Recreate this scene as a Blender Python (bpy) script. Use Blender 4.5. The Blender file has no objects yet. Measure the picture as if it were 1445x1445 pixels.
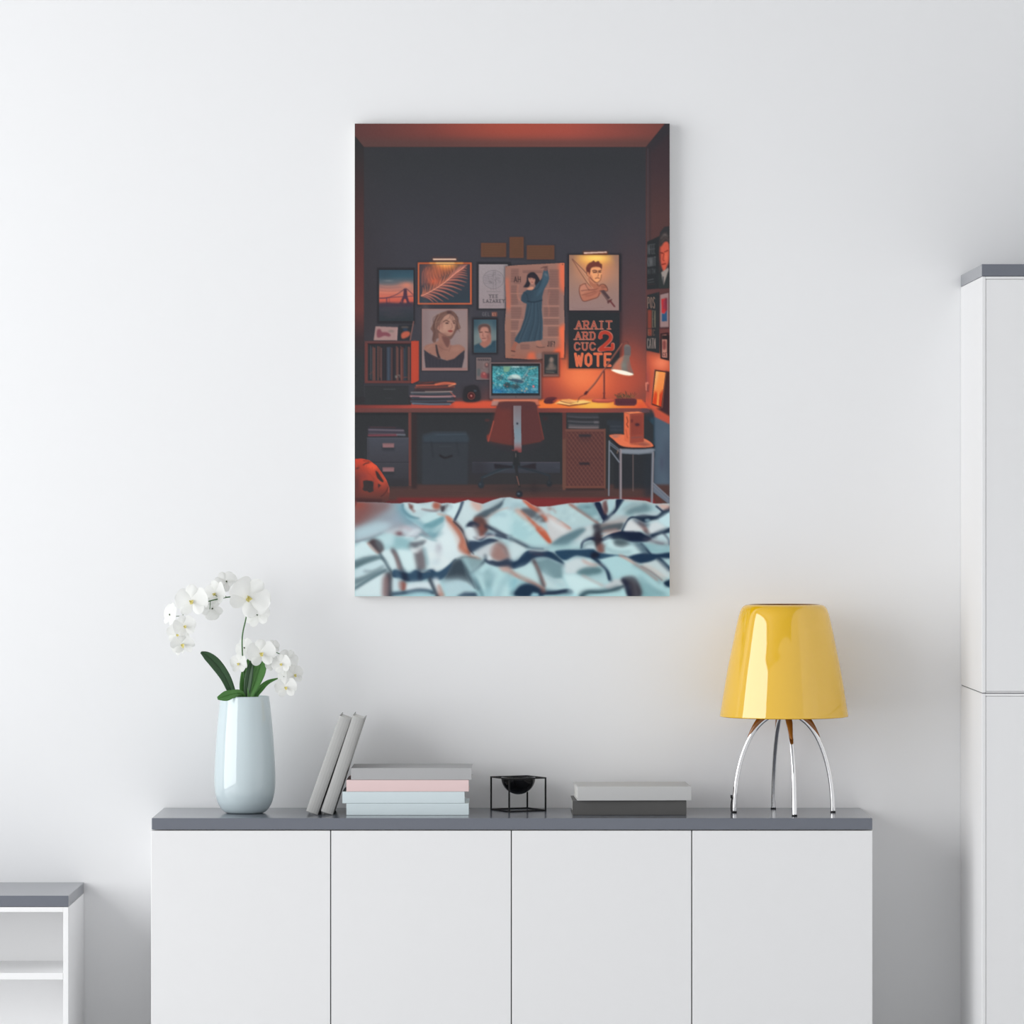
import bpy, bmesh, math, random
from mathutils import Vector, Matrix
WIN_POWER, WORLD, EXPO, PRINT_GAIN = [10.2], .74, 0.0, 1.14
WINDOWS = [(-7.5,-.8,.05,4.0)]
ROOM = (-4.6, 2.35, 4.2, -7.8)
FAR_, FLOOR_ = .35, .88
# ---------------------------------------------------------------- the printed picture
# painted procedurally as colours on a fine grid; coordinates follow the print's own surface
import numpy as np
AK = 3; AX0, AY0, AW, AH = 500.0, 174.0, 445, 668
_im = np.zeros((AH*AK, AW*AK, 3), np.float32)
_fr = [0.0, 0.0, 1.0]
_clip = [None]
def FR(ox, oy, sc): _fr[0], _fr[1], _fr[2] = ox, oy, sc
def _tp(pts):
    p = np.array(pts, np.float64)
    return np.stack([(p[:, 0]/_fr[2]+_fr[0]-AX0)*AK, (p[:, 1]/_fr[2]+_fr[1]-AY0)*AK], 1)
def _sm(p, closed=True, n=6):
    N = len(p); out = []
    rng = range(N) if closed else range(N-1)
    for i in rng:
        if closed: a, b, c, d = p[i-1], p[i], p[(i+1) % N], p[(i+2) % N]
        else: a, b, c, d = p[max(i-1, 0)], p[i], p[i+1], p[min(i+2, N-1)]
        for k in range(n):
            t = k/n
            out.append(0.5*((2*b)+(-a+c)*t+(2*a-5*b+4*c-d)*t*t+(-a+3*b-3*c+d)*t**3))
    if not closed: out.append(p[-1])
    return np.array(out)
def _box1(m, r, ax):
    if r < 1: return m
    pad = [(0, 0), (0, 0)]; pad[ax] = (r+1, r)
    c = np.cumsum(np.pad(m, pad, mode='edge'), axis=ax)
    n = m.shape[ax]
    if ax == 0: return (c[2*r+1:2*r+1+n]-c[:n])/(2*r+1)
    return (c[:, 2*r+1:2*r+1+n]-c[:, :n])/(2*r+1)
def _blur(m, s):
    r = int(round(s*AK))
    if r < 1: return m
    for _ in range(3):
        m = _box1(m, max(1, int(round(r*0.95))), 0); m = _box1(m, max(1, int(round(r*0.95))), 1)
    return m
def _put(m, x0, y0, col, a):
    H, W = _im.shape[:2]
    h, w = m.shape
    X0, Y0, X1, Y1 = max(x0, 0), max(y0, 0), min(x0+w, W), min(y0+h, H)
    if X1 <= X0 or Y1 <= Y0: return
    mm = (m[Y0-y0:Y1-y0, X0-x0:X1-x0]*a)[..., None]
    if _clip[0] is not None: mm = mm*_clip[0][Y0:Y1, X0:X1, None]
    s = _im[Y0:Y1, X0:X1]
    s += (np.array(col, np.float32)-s)*mm
def _pm(p, b):
    pad = int(4*b*AK)+3
    x0, y0 = int(np.floor(p[:, 0].min()))-pad, int(np.floor(p[:, 1].min()))-pad
    x1, y1 = int(np.ceil(p[:, 0].max()))+pad, int(np.ceil(p[:, 1].max()))+pad
    x0 = max(x0, -pad-40); y0 = max(y0, -pad-40); x1 = min(x1, _im.shape[1]+pad+40); y1 = min(y1, _im.shape[0]+pad+40)
    if x1 <= x0 or y1 <= y0: return None, 0, 0
    Y, X = np.mgrid[y0:y1, x0:x1]; Y = Y+0.5; X = X+0.5
    m = np.zeros(X.shape, bool)
    for i in range(len(p)):
        ax, ay = p[i-1]; bx, by = p[i]
        if ay == by: continue
        lo, hi = min(ay, by), max(ay, by)
        r0, r1 = max(0, int(np.floor(lo-y0-0.5))), min(Y.shape[0], int(np.ceil(hi-y0+0.5)))
        if r1 <= r0: continue
        ys, xs = Y[r0:r1], X[r0:r1]
        m[r0:r1] ^= ((ay <= ys) != (by <= ys)) & (xs < (bx-ax)*(ys-ay)/(by-ay)+ax)
    return _blur(m.astype(np.float32), b), x0, y0
def P(pts, col, a=1.0, b=0.0, s=0):
    p = _tp(pts)
    if s: p = _sm(p)
    m, x0, y0 = _pm(p, b)
    if m is not None: _put(m, x0, y0, col, a)
def R(x0, y0, x1, y1, col, a=1.0, b=0.0): P([(x0, y0), (x1, y0), (x1, y1), (x0, y1)], col, a, b)
def L(pts, w, col, a=1.0, b=0.0, s=0, w2=None):
    p = _tp(pts)
    if s: p = _sm(p, False)
    w2 = w if w2 is None else w2
    h0, h1 = w*AK/2, w2*AK/2
    pad = int(max(h0, h1)+4*b*AK)+3
    x0, y0 = int(p[:, 0].min())-pad, int(p[:, 1].min())-pad
    x1, y1 = int(p[:, 0].max())+pad, int(p[:, 1].max())+pad
    Y, X = np.mgrid[y0:y1, x0:x1]; Y = Y+0.5; X = X+0.5
    m = np.zeros(X.shape, np.float32); n = len(p)-1
    for i in range(n):
        a0, b0 = p[i], p[i+1]; d = b0-a0; q = max(d@d, 1e-9)
        wa = h0+(h1-h0)*(i+0.5)/n
        bx0, bx1 = int(min(a0[0], b0[0])-wa-2-x0), int(max(a0[0], b0[0])+wa+3-x0)
        by0, by1 = int(min(a0[1], b0[1])-wa-2-y0), int(max(a0[1], b0[1])+wa+3-y0)
        bx0, by0 = max(bx0, 0), max(by0, 0)
        xs, ys = X[by0:by1, bx0:bx1], Y[by0:by1, bx0:bx1]
        t = np.clip(((xs-a0[0])*d[0]+(ys-a0[1])*d[1])/q, 0, 1)
        ds = np.hypot(xs-a0[0]-t*d[0], ys-a0[1]-t*d[1])
        m[by0:by1, bx0:bx1] = np.maximum(m[by0:by1, bx0:bx1], np.clip(wa-ds+0.5, 0, 1))
    _put(_blur(m, b), x0, y0, col, a)
def E(cx, cy, rx, ry, col, a=1.0, b=0.0, rot=0.0):
    t = np.linspace(0, 2*np.pi, 36, endpoint=False); c, s = np.cos(rot), np.sin(rot)
    P([(cx+rx*np.cos(k)*c-ry*np.sin(k)*s, cy+rx*np.cos(k)*s+ry*np.sin(k)*c) for k in t], col, a, b)
def GL(cx, cy, rx, ry, col, a=1.0, pw=1.0):          # soft gaussian pool of colour
    c = _tp([(cx, cy)])[0]; rx = rx/_fr[2]*AK; ry = ry/_fr[2]*AK
    x0, x1 = int(max(0, c[0]-3*rx)), int(min(_im.shape[1], c[0]+3*rx)); y0, y1 = int(max(0, c[1]-3*ry)), int(min(_im.shape[0], c[1]+3*ry))
    if x1 <= x0 or y1 <= y0: return
    Y, X = np.mgrid[y0:y1, x0:x1]
    m = np.exp(-(((X-c[0])/rx)**2+((Y-c[1])/ry)**2)**pw)
    _put(m.astype(np.float32), x0, y0, col, a)
def GR(x0, y0, x1, y1, stops, ax=1):                  # gradient rectangle, stops [(t,colour)]
    p = _tp([(x0, y0), (x1, y1)]).round().astype(int)
    X0, Y0 = max(p[0, 0], 0), max(p[0, 1], 0); X1, Y1 = min(p[1, 0], _im.shape[1]), min(p[1, 1], _im.shape[0])
    n0, n1 = (p[0, 1], p[1, 1]) if ax else (p[0, 0], p[1, 0])
    t = (np.arange(Y0, Y1) if ax else np.arange(X0, X1)); t = (t-n0)/max(1, n1-n0)
    g = np.stack([np.interp(t, [q[0] for q in stops], [q[1][k] for q in stops]) for k in range(3)], -1)
    blk = (g[:, None] if ax else g[None])+np.zeros((Y1-Y0, X1-X0, 1))
    if _clip[0] is not None:
        m = _clip[0][Y0:Y1, X0:X1, None]; _im[Y0:Y1, X0:X1] += (blk-_im[Y0:Y1, X0:X1])*m
    else: _im[Y0:Y1, X0:X1] = blk
def CL(pts=None, s=0, b=0):                           # clip to a polygon
    if pts is None: _clip[0] = None; return
    p = _tp(pts)
    if s: p = _sm(p)
    m, x0, y0 = _pm(p, b); full = np.zeros(_im.shape[:2], np.float32)
    H, W = full.shape; X0, Y0, X1, Y1 = max(x0, 0), max(y0, 0), min(x0+m.shape[1], W), min(y0+m.shape[0], H)
    full[Y0:Y1, X0:X1] = m[Y0-y0:Y1-y0, X0-x0:X1-x0]; _clip[0] = full
def MIX(x0, y0, x1, y1, amp, cell, seed, ch=(1, 1, 1)):   # blotchy noise
    p = _tp([(x0, y0), (x1, y1)]).round().astype(int); X0, Y0 = max(p[0, 0], 0), max(p[0, 1], 0); X1, Y1 = min(p[1, 0], _im.shape[1]), min(p[1, 1], _im.shape[0])
    r = np.random.RandomState(seed); cs = max(1, int(cell*AK))
    n = r.uniform(-1, 1, ((Y1-Y0)//cs+3, (X1-X0)//cs+3)).astype(np.float32)
    n = np.repeat(np.repeat(n, cs, 0), cs, 1); n = _box1(_box1(n, cs//2, 0), cs//2, 1)[:Y1-Y0, :X1-X0]
    d = n[..., None]*amp*np.array(ch, np.float32)
    if _clip[0] is not None: d = d*_clip[0][Y0:Y1, X0:X1, None]
    _im[Y0:Y1, X0:X1] += d
GLY = {'A': [[(0, 1), (.5, 0), (1, 1)], [(.2, .65), (.8, .65)]], 'R': [[(.12, 1), (.12, 0), (.7, 0), (.88, .13), (.88, .36), (.7, .5), (.12, .5)], [(.5, .5), (.95, 1)]],
 'I': [[(.5, 0), (.5, 1)]], 'T': [[(0, 0), (1, 0)], [(.5, 0), (.5, 1)]], 'D': [[(.12, 0), (.6, 0), (.9, .25), (.9, .75), (.6, 1), (.12, 1), (.12, 0)]],
 'C': [[(.95, .22), (.7, .02), (.3, .02), (.08, .3), (.08, .7), (.3, .98), (.7, .98), (.95, .78)]], 'U': [[(.12, 0), (.12, .75), (.35, 1), (.65, 1), (.88, .75), (.88, 0)]],
 'W': [[(0, 0), (.25, 1), (.5, .2), (.75, 1), (1, 0)]], 'O': [[(.5, 0), (.15, .18), (.1, .5), (.15, .82), (.5, 1), (.85, .82), (.9, .5), (.85, .18), (.5, 0)]],
 'E': [[(.9, 0), (.12, 0), (.12, 1), (.9, 1)], [(.12, .5), (.75, .5)]], 'L': [[(.15, 0), (.15, 1), (.9, 1)]], 'Y': [[(0, 0), (.5, .5), (1, 0)], [(.5, .5), (.5, 1)]],
 'Z': [[(.05, 0), (.95, 0), (.05, 1), (.95, 1)]], 'N': [[(.1, 1), (.1, 0), (.9, 1), (.9, 0)]], 'H': [[(.1, 0), (.1, 1)], [(.9, 0), (.9, 1)], [(.1, .5), (.9, .5)]],
 'S': [[(.9, .15), (.6, 0), (.3, 0), (.1, .22), (.3, .45), (.7, .55), (.9, .78), (.7, 1), (.3, 1), (.08, .85)]], 'M': [[(.05, 1), (.1, 0), (.5, .7), (.9, 0), (.95, 1)]],
 'J': [[(.8, 0), (.8, .8), (.5, 1), (.15, .8)]], 'G': [[(.9, .2), (.6, 0), (.3, 0), (.1, .3), (.1, .7), (.3, 1), (.7, 1), (.9, .8), (.9, .55), (.6, .55)]], 'F': [[(.9, 0), (.12, 0), (.12, 1)], [(.12, .5), (.7, .5)]],
 'K': [[(.1, 0), (.1, 1)], [(.9, 0), (.1, .55), (.95, 1)]], 'V': [[(0, 0), (.5, 1), (1, 0)]], 'B': [[(.1, 0), (.1, 1), (.7, 1), (.9, .75), (.7, .5), (.1, .5)], [(.1, 0), (.65, 0), (.82, .25), (.65, .5)]],
 'P': [[(.12, 1), (.12, 0), (.7, 0), (.88, .15), (.88, .4), (.7, .55), (.12, .55)]], '?': [[(.1, .2), (.4, 0), (.85, .15), (.8, .4), (.5, .6), (.5, .75)], [(.5, .95), (.5, 1)]]}
SER = {'A': [(0, 1), (1, 1)], 'R': [(.12, 0), (.12, 1), (.95, 1)], 'I': [(.5, 0), (.5, 1)], 'T': [(.5, 1)], 'D': [(.12, 0), (.12, 1)], 'U': [(.12, 0), (.88, 0)], 'L': [(.15, 0)], 'Y': [(0, 0), (1, 0), (.5, 1)], 'W': [], 'E': [(.12, 0), (.12, 1)]}
def T(txt, x, y, cw, h, gap, w, col, a=1.0, serif=0, skew=0.0, b=0.0):
    for k, c in enumerate(txt):
        ox = x+k*(cw+gap)
        if c == ' ': continue
        f = lambda q: (ox+q[0]*cw, y+q[1]*h+skew*(ox+q[0]*cw-x))
        for st in GLY[c]: L([f(q) for q in st], w, col, a, b)
        if serif:
            for q in SER.get(c, []):
                X, Y = f(q); L([(X-serif, Y), (X+serif, Y)], w*0.6, col, a, b)

def paint():
    rnd = np.random.RandomState(3)
    DK = (57, 58, 60)
    # ---- room shell of the picture
    FR(0, 0, 1)
    GR(500, 174, 946, 842, [(0, (58, 58, 62)), (.08, (58, 59, 62)), (.25, (66, 65, 71)), (.5, (67, 66, 72)), (1, (60, 60, 65))])
    GL(506, 420, 40, 160, (60, 56, 58), .6)
    CL([(501, 174), (938, 174), (911, 207.4), (513.5, 207.4), (500, 191)])
    GR(500, 174, 946, 208, [(0, (92, 63, 62)), (.25, (112, 67, 64)), (.5, (150, 78, 69)), (.68, (156, 80, 72)), (1, (112, 70, 66))], 0)
    GL(725, 172, 120, 22, (172, 80, 64), .6)
    P([(500, 197), (946, 197), (946, 209), (500, 209)], (86, 68, 66), .85, 4.5)
    CL()
    CL([(500, 191), (513.5, 207.4), (513.5, 600), (500, 600)])
    GR(500, 191, 514, 600, [(0, (52, 53, 54)), (.12, (62, 54, 55)), (.45, (92, 58, 57)), (.6, (104, 62, 60)), (.7, (66, 55, 57)), (.78, DK), (1, DK)])
    L([(514, 200), (514, 480)], 1.4, (55, 55, 57), .7, .8)
    CL()
    L([(513, 207.6), (911, 207.6)], 1, (58, 56, 58), .8, .3)
    CL([(911, 207.4), (938, 174), (946, 174), (946, 600), (911, 580)])
    GR(908, 174, 946, 842, [(0, (60, 54, 58)), (.1, (70, 57, 60)), (.2, (86, 63, 62)), (.34, (88, 62, 62)), (.45, (110, 66, 64)), (.53, (190, 90, 66)), (.6, (200, 95, 70)), (.65, (100, 72, 76)), (1, (80, 90, 104))])
    P([(911, 207), (938, 174), (946, 174), (946, 185), (918, 214)], (56, 56, 60), .7, 3)
    CL()
    L([(914, 210), (914, 345)], 1, (82, 82, 86), .7, .3); L([(912, 345), (911, 560)], 1.2, (90, 66, 66), .7, .5)
    L([(917, 212), (917, 350)], 2.5, (57, 54, 58), .5, .8)
    GL(896, 480, 26, 80, (110, 68, 66), .75)
    GL(890, 420, 30, 90, (86, 66, 68), .5)
    # lamp glow on the wall
    CL([(500, 330), (911, 330), (911, 566), (500, 566)])
    GL(835, 536, 85, 46, (214, 88, 62), 1, 1.3); GL(880, 520, 34, 44, (170, 80, 66), .6); GL(820, 533, 40, 28, (242, 128, 82), .95); GL(772, 548, 25, 22, (168, 76, 66), .5)
    GL(740, 560, 60, 14, (140, 66, 60), .6)
    CL()
    # ---- small plates
    for (x0, y0, x1, y1) in ((678.5, 342.8, 714, 362.8), (718.8, 334.5, 738.6, 364), (743, 346, 782, 366)):
        R(x0-1, y0-.5, x1+2, y1+2, (52, 52, 55), .6, 1); R(x0, y0, x1, y1, (104, 72, 60), 1, .4); R(x0+2, y0+2, x1-2, y1-2, (94, 70, 56), .7, .6)
        for k in range(4): L([(x0+5, y0+5+k*3.2), (x1-6-k, y0+5+k*3.2)], .6, (122, 84, 66), .5, .3)
    # ---- bridge poster
    FR(500, 360, 9.03)
    R(286, 160, 772, 875, (48, 48, 51), .85, .8); R(304, 182, 757, 850, (52, 52, 55))
    GR(312, 190, 748, 840, [(0, (56, 76, 88)), (.12, (62, 86, 98)), (.25, (98, 100, 104)), (.33, (150, 112, 106)), (.45, (196, 114, 96)), (.6, (190, 92, 78)), (.66, (120, 74, 74)), (.7, (66, 66, 74)), (1, (54, 60, 64))])
    CL([(312, 190), (748, 190), (748, 840), (312, 840)])
    GL(380, 250, 90, 60, (58, 72, 82), .6); GL(660, 380, 90, 40, (214, 128, 104), .8); GL(430, 325, 60, 12, (120, 124, 126), .7)
    for k in range(6): L([(320, 385+k*22), (430, 400+k*20), (600, 385+k*22)], .8, (150, 92, 90) if k % 2 else (216, 138, 112), .5, .5, 1)
    bc = (84, 62, 76)
    for d in (0, 12): L([(325, 548), (410, 545), (520, 508), (600, 460), (650, 425), (700, 462), (748, 500+d)], .7, bc, .85, .2, 1)
    L([(320, 552), (500, 536), (748, 522)], 1, bc, .9, .2); L([(410, 545), (408, 612)], 1.6, bc, .8, .3); L([(440, 545), (446, 612)], .8, bc, .6, .3)
    P([(628, 430), (665, 430), (672, 520), (705, 622), (672, 622), (652, 560), (632, 560), (610, 622), (568, 622), (618, 520)], (74, 56, 70), .95, .2)
    P([(640, 585), (655, 585), (662, 622), (632, 622)], (200, 110, 90), .8, .3); P([(585, 590), (608, 560), (600, 615)], (160, 92, 84), .6, .3)
    P([(540, 615), (748, 600), (748, 660), (312, 660), (312, 612), (420, 605)], (68, 60, 70), .9, .8)
    for k in range(14): L([(320+rnd.rand()*200, 660+k*11), (480+rnd.rand()*250, 655+k*11)], .7, (84, 72, 78), .35, .5)
    CL()
    # ---- palm poster
    R(795, 82, 1505, 650, (46, 46, 50), .6, 1.2); R(806, 92, 1494, 630, (176, 90, 62)); R(826, 114, 1472, 610, (58, 62, 70))
    L([(815, 110), (815, 622)], .9, (214, 116, 80), .8, .3); L([(806, 617), (1490, 617)], 1, (206, 108, 78), .8, .3); L([(1484, 100), (1484, 620)], 1, (196, 100, 68), .9, .3)
    CL([(832, 120), (1468, 120), (1468, 604), (832, 604)])
    GR(832, 120, 1468, 604, [(0, (70, 66, 72)), (.4, (62, 66, 74)), (1, (56, 66, 74))])
    GL(1150, 130, 150, 90, (206, 110, 66), 1); GL(1160, 110, 110, 50, (255, 190, 96), 1); GL(1010, 330, 90, 60, (214, 96, 66), .9); GL(930, 240, 70, 80, (130, 82, 76), .7)
    GL(860, 420, 60, 120, (84, 70, 72), .5)
    for k in range(26):
        x = 870+k*9; L([(x, 150+rnd.rand()*60), (x-25+rnd.rand()*20, 230+rnd.rand()*60), (x-40+rnd.rand()*30, 330+rnd.rand()*100)], .6, (216, 120, 96) if k % 3 else (90, 64, 70), .55, .2, 1)
    rib = _sm(np.array([(848, 520), (900, 500), (1010, 440), (1120, 370), (1220, 290), (1290, 230), (1390, 160)], float), False, 5)
    N = len(rib)
    GL(1040, 220, 110, 80, (176, 98, 72), .7)
    for k in range(30):
        x = 930+k*12; y = 330-k*4; L([(x, y), (x-10-rnd.rand()*14, y-60), (x-50+rnd.rand()*30, y-150-rnd.rand()*50)], 1.0, (206, 112, 84) if k % 3 else (84, 60, 62), .5, .4, 1, .3)
    for i in range(2, N-1):
        t = i/N; x, y = rib[i]
        for sgn in (-1, 1):
            if sgn < 0: aa = -1.62+.95*t+.10*((i*7) % 5-2)/2; ln = 95+90*t
            else:
                if i % 2: continue
                aa = .62-.88*t; ln = 60+215*np.sin(np.pi*min(1, t*.95+.12))
            if sgn < 0 and t > .9: ln *= .6
            dx, dy = np.cos(aa), np.sin(aa)
            tip = (x+dx*ln, y+dy*ln); mid = (x+dx*ln*.5+(6 if sgn < 0 else 0), y+dy*ln*.5-(4 if sgn < 0 else 16))
            col = ((214, 122, 92) if t < .6 else (200, 128, 112)) if sgn < 0 else ((172, 98, 86), (190, 108, 92))[i % 4 > 1]
            L([(x, y), mid, tip], 1.7 if sgn < 0 else 3.6, col, .8, .3, 1, .35)
            L([(x, y+9), (mid[0]+5, mid[1]+(9 if sgn < 0 else 15)), tip], .8, (70, 54, 60), .6, .3, 1, .2)
            if sgn > 0: L([(x, y), (mid[0], mid[1]-6), tip], .7, (222, 150, 128), .6, .2, 1, .2)
    L(rib, .9, (226, 156, 128), .9, .15)
    CL()
    L([(960, 102), (1380, 102)], 1.4, (255, 178, 84), .9, .8); L([(1040, 101), (1270, 101)], 1.2, (255, 226, 150), 1, .5)
    R(985, 28, 1310, 82, (96, 64, 56), .6, 1.2); R(998, 46, 1295, 62, (236, 200, 176), 1, .25); L([(1000, 66), (1290, 66)], .6, (120, 70, 50), .8, .2)
    # ---- woman portrait
    R(846, 672, 1460, 1480, (48, 47, 50), .7, 1); R(857, 684, 1442, 1471, (142, 114, 110)); R(872, 700, 1430, 1440, (140, 122, 121), 1, .4)
    GL(1380, 1000, 90, 220, (152, 130, 124), .6); GL(900, 900, 50, 300, (126, 104, 104), .5)
    CL([(868, 690), (1435, 690), (1435, 1444), (868, 1444)])
    P([(1140, 720), (1230, 705), (1300, 760), (1330, 860), (1350, 930), (1300, 960), (1280, 1000), (1210, 1080), (1060, 1060), (1030, 1120), (990, 1090), (1000, 980), (970, 940), (1010, 860), (1050, 770)], (110, 84, 78), 1, .4, 1)
    P([(1130, 770), (1200, 745), (1260, 780), (1290, 860), (1275, 950), (1240, 1020), (1180, 1035), (1110, 1000), (1060, 930), (1070, 850)], (172, 132, 116), 1, .4, 1)
    P([(1075, 990), (1190, 1050), (1215, 1100), (1230, 1150), (1330, 1140), (1400, 1180), (1402, 1230), (1290, 1330), (1180, 1350), (1080, 1300), (960, 1260), (885, 1210), (905, 1150), (1010, 1120), (1070, 1080)], (148, 108, 96), 1, .5, 1)
    P([(1190, 1050), (1215, 1100), (1180, 1180), (1110, 1040)], (108, 76, 72), .9, .7, 1)
    P([(885, 1205), (960, 1260), (1050, 1300), (1090, 1320), (1180, 1345), (1270, 1320), (1350, 1250), (1402, 1210), (1400, 1300), (1368, 1440), (905, 1440), (890, 1300)], (62, 60, 66), 1, .4)
    P([(1030, 1140), (1048, 1140), (1075, 1260), (1100, 1320), (1060, 1310), (1038, 1230)], (62, 56, 60), 1, .3)
    E(1070, 912, 22, 42, (168, 122, 108), 1, .4); L([(1085, 870), (1078, 950)], 1, (104, 76, 72), .7, .4)
    P([(1060, 770), (1130, 730), (1215, 740), (1150, 770), (1105, 850), (1080, 880), (1050, 940), (1020, 930), (1030, 830)], (116, 88, 80), .9, .6, 1)
    L([(1130, 850), (1165, 832), (1205, 850)], 1.1, (76, 52, 52), .9, .3, 1); L([(1250, 848), (1275, 836), (1295, 850)], 1, (80, 56, 56), .9, .3, 1)
    E(1178, 868, 22, 9, (60, 44, 46), .95, .3); E(1270, 865, 15, 8, (60, 44, 46), .9, .3)
    L([(1235, 870), (1245, 920), (1225, 935)], .9, (124, 86, 78), .7, .4, 1); P([(1185, 968), (1220, 955), (1255, 966), (1225, 985)], (136, 70, 68), 1, .3, 1)
    L([(1100, 990), (1180, 1035), (1240, 1015), (1280, 950)], 1, (96, 68, 66), .7, .5, 1); GL(1150, 920, 35, 35, (186, 144, 126), .6); GL(1110, 890, 20, 60, (140, 98, 90), .5)
    for k in range(24):
        x = 1010+k*12; L([(1180+k*3, 715+k*2), (x-20 if k < 12 else x+40, 800), (985+rnd.rand()*60 if k < 14 else 1290+rnd.rand()*55, 860+rnd.rand()*140)], .6, (78, 58, 58) if k % 3 else (164, 128, 110), .55, .2, 1)
    L([(1265, 760), (1300, 840), (1335, 930)], 1.4, (160, 126, 108), .7, .5, 1); L([(1240, 740), (1290, 800), (1310, 880), (1300, 950)], 2.2, (98, 74, 70), .7, .6, 1); L([(1060, 770), (1010, 880), (1020, 980), (1000, 1080)], 2.6, (92, 70, 66), .7, .8, 1); L([(1090, 740), (1040, 840), (1030, 930)], 1, (158, 124, 108), .6, .4, 1); GL(1150, 1010, 60, 24, (126, 88, 80), .5); GL(1100, 1180, 40, 60, (126, 90, 82), .5); GL(1290, 1200, 60, 30, (168, 124, 108), .5); L([(960, 1250), (1000, 1290), (1080, 1325)], 1.2, (90, 66, 66), .7, .4, 1); E(1205, 730, 32, 18, (76, 58, 60), .8, .6)
    L([(1060, 1150), (1130, 1200), (1190, 1210)], .7, (108, 74, 70), .6, .4, 1); L([(1230, 1150), (1200, 1230)], .7, (108, 74, 70), .6, .4); L([(990, 1150), (920, 1190)], 1.5, (170, 128, 112), .5, .6)
    for k in range(10): L([(930+k*45, 1300+rnd.rand()*40), (940+k*42, 1430)], .6, (84, 80, 84), .35, .3)
    CL()
    R(872, 1436, 1430, 1470, (152, 112, 108), .5, .3)
    # ---- prints leaning on the shelf
    P([(268, 908), (548, 920), (540, 1088), (243, 1086)], (158, 128, 124), 1, .3)
    P([(290, 950), (330, 945), (350, 980), (420, 985), (460, 1020), (440, 1040), (380, 1030), (300, 1055), (280, 1010)], (124, 76, 84), 1, .6, 1); E(465, 970, 40, 18, (128, 112, 106), .8, .8)
    L([(545, 920), (536, 1088)], .8, (196, 158, 150), .8, .2)
    P([(560, 890), (745, 885), (705, 1086), (545, 1086)], (52, 54, 58), 1, .3); P([(600, 1000), (650, 970), (705, 985), (695, 1030), (620, 1065), (595, 1045)], (176, 92, 74), 1, .7, 1); E(640, 920, 50, 12, (110, 96, 88), .7, .7); E(645, 950, 30, 20, (52, 72, 96), .6, .8)
    L([(752, 845), (708, 1086)], 1, (170, 110, 98), .9, .2)
    # ---- box shelf with records
    R(120, 1096, 826, 1640, (52, 46, 48), .5, 1); R(130, 1100, 722, 1632, (102, 64, 62)); P([(722, 1096), (818, 1094), (818, 1600), (740, 1634), (722, 1634)], (172, 72, 58)); L([(770, 1110), (770, 1590)], 5, (184, 74, 58), .5, 1)
    P([(130, 1096), (722, 1096), (722, 1124), (130, 1124)], (96, 66, 66)); R(168, 1130, 716, 1602, (52, 53, 56)); L([(170, 1130), (716, 1130)], 1.4, (58, 44, 46), .8, .4)
    x = 172
    pal = [(52, 54, 58), (62, 68, 78), (56, 58, 62), (98, 66, 62), (50, 52, 54), (60, 76, 88), (54, 50, 54), (70, 74, 88), (112, 74, 68), (56, 64, 68)]
    k = 0
    while x < 705:
        w = 12+rnd.randint(0, 18); c = np.array(pal[rnd.randint(0, 10)] if k not in (9, 20) else (126, 84, 76))*.82+np.array((9, 9, 10)); k += 1
        top = 1150+rnd.randint(0, 45); R(x, top, min(x+w, 712), 1598, c, .95, .2); L([(x+2, top), (x+2, 1598)], .4, c+16, .6, .1)
        x += w
    L([(205, 1155), (205, 1580)], .6, (110, 112, 120), .7, .2); L([(430, 1190), (432, 1590)], 1.6, (72, 88, 100), .6, .3)
    L([(322, 1170), (326, 1560)], .9, (140, 88, 76), .7, .2); L([(594, 1210), (598, 1590)], 1.8, (122, 76, 70), .8, .3)
    E(530, 1550, 14, 18, (120, 116, 110), .8, .4); L([(550, 1530), (575, 1530), (575, 1560)], .9, (130, 124, 116), .8, .2); L([(190, 1520), (240, 1480), (245, 1540)], .7, (120, 74, 70), .7, .2)
    L([(620, 1560), (670, 1556)], .8, (150, 74, 64), .7, .2)
    # ---- mask print with lettering
    FR(650, 360, 9.03)
    R(198, 88, 640, 700, (46, 47, 50), .8, .8); R(207, 98, 640, 690, (52, 52, 56)); GR(228, 118, 600, 680, [(0, (152, 142, 144)), (1, (148, 134, 136))])
    MIX(228, 118, 600, 680, 6, .8, 4)
    t = np.linspace(0, 2*np.pi, 30)
    L([(415+132*np.cos(q), 310+118*np.sin(q)) for q in t], .55, (104, 98, 102), .8, .1); E(415, 310, 126, 112, (140, 132, 136), .5, .3)
    for k in range(26):
        q = rnd.rand()*6.28; r1 = rnd.rand()*90; L([(415+r1*np.cos(q), 310+r1*np.sin(q)*.9), (415+(r1+22)*np.cos(q+.4), 310+(r1+22)*np.sin(q+.4)*.9)], .5, (104, 98, 102), .7, .1)
    L([(415, 195), (415, 420)], .6, (110, 104, 106), .7, .1); L([(440, 200), (450, 420)], .5, (110, 104, 106), .7, .1)
    for k in range(5): L([(300, 260+k*24), (400, 245+k*26)], .45, (112, 104, 108), .7, .1)
    for k in range(3): L([(380+k*34, 420), (384+k*34, 450)], .5, (110, 104, 106), .7, .1)
    L([(330, 465), (500, 465)], .7, (116, 108, 110), .9, .2); L([(300, 638), (530, 636)], .5, (124, 116, 118), .7, .2); L([(340, 652), (500, 650)], .4, (124, 116, 118), .6, .2)
    T('YEE', 362, 505, 26, 38, 16, .85, (78, 74, 78), .9, 9); T('LAZAREY', 284, 566, 26, 38, 15, .85, (72, 68, 72), .9, 8)
    # ---- newspaper poster with the figure in the blue robe
    P([(560, 136), (715, 122), (1325, 92), (1328, 700), (1332, 1320), (1050, 1340), (860, 1345), (565, 1325)], (44, 46, 50), .8, 1.2)
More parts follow.
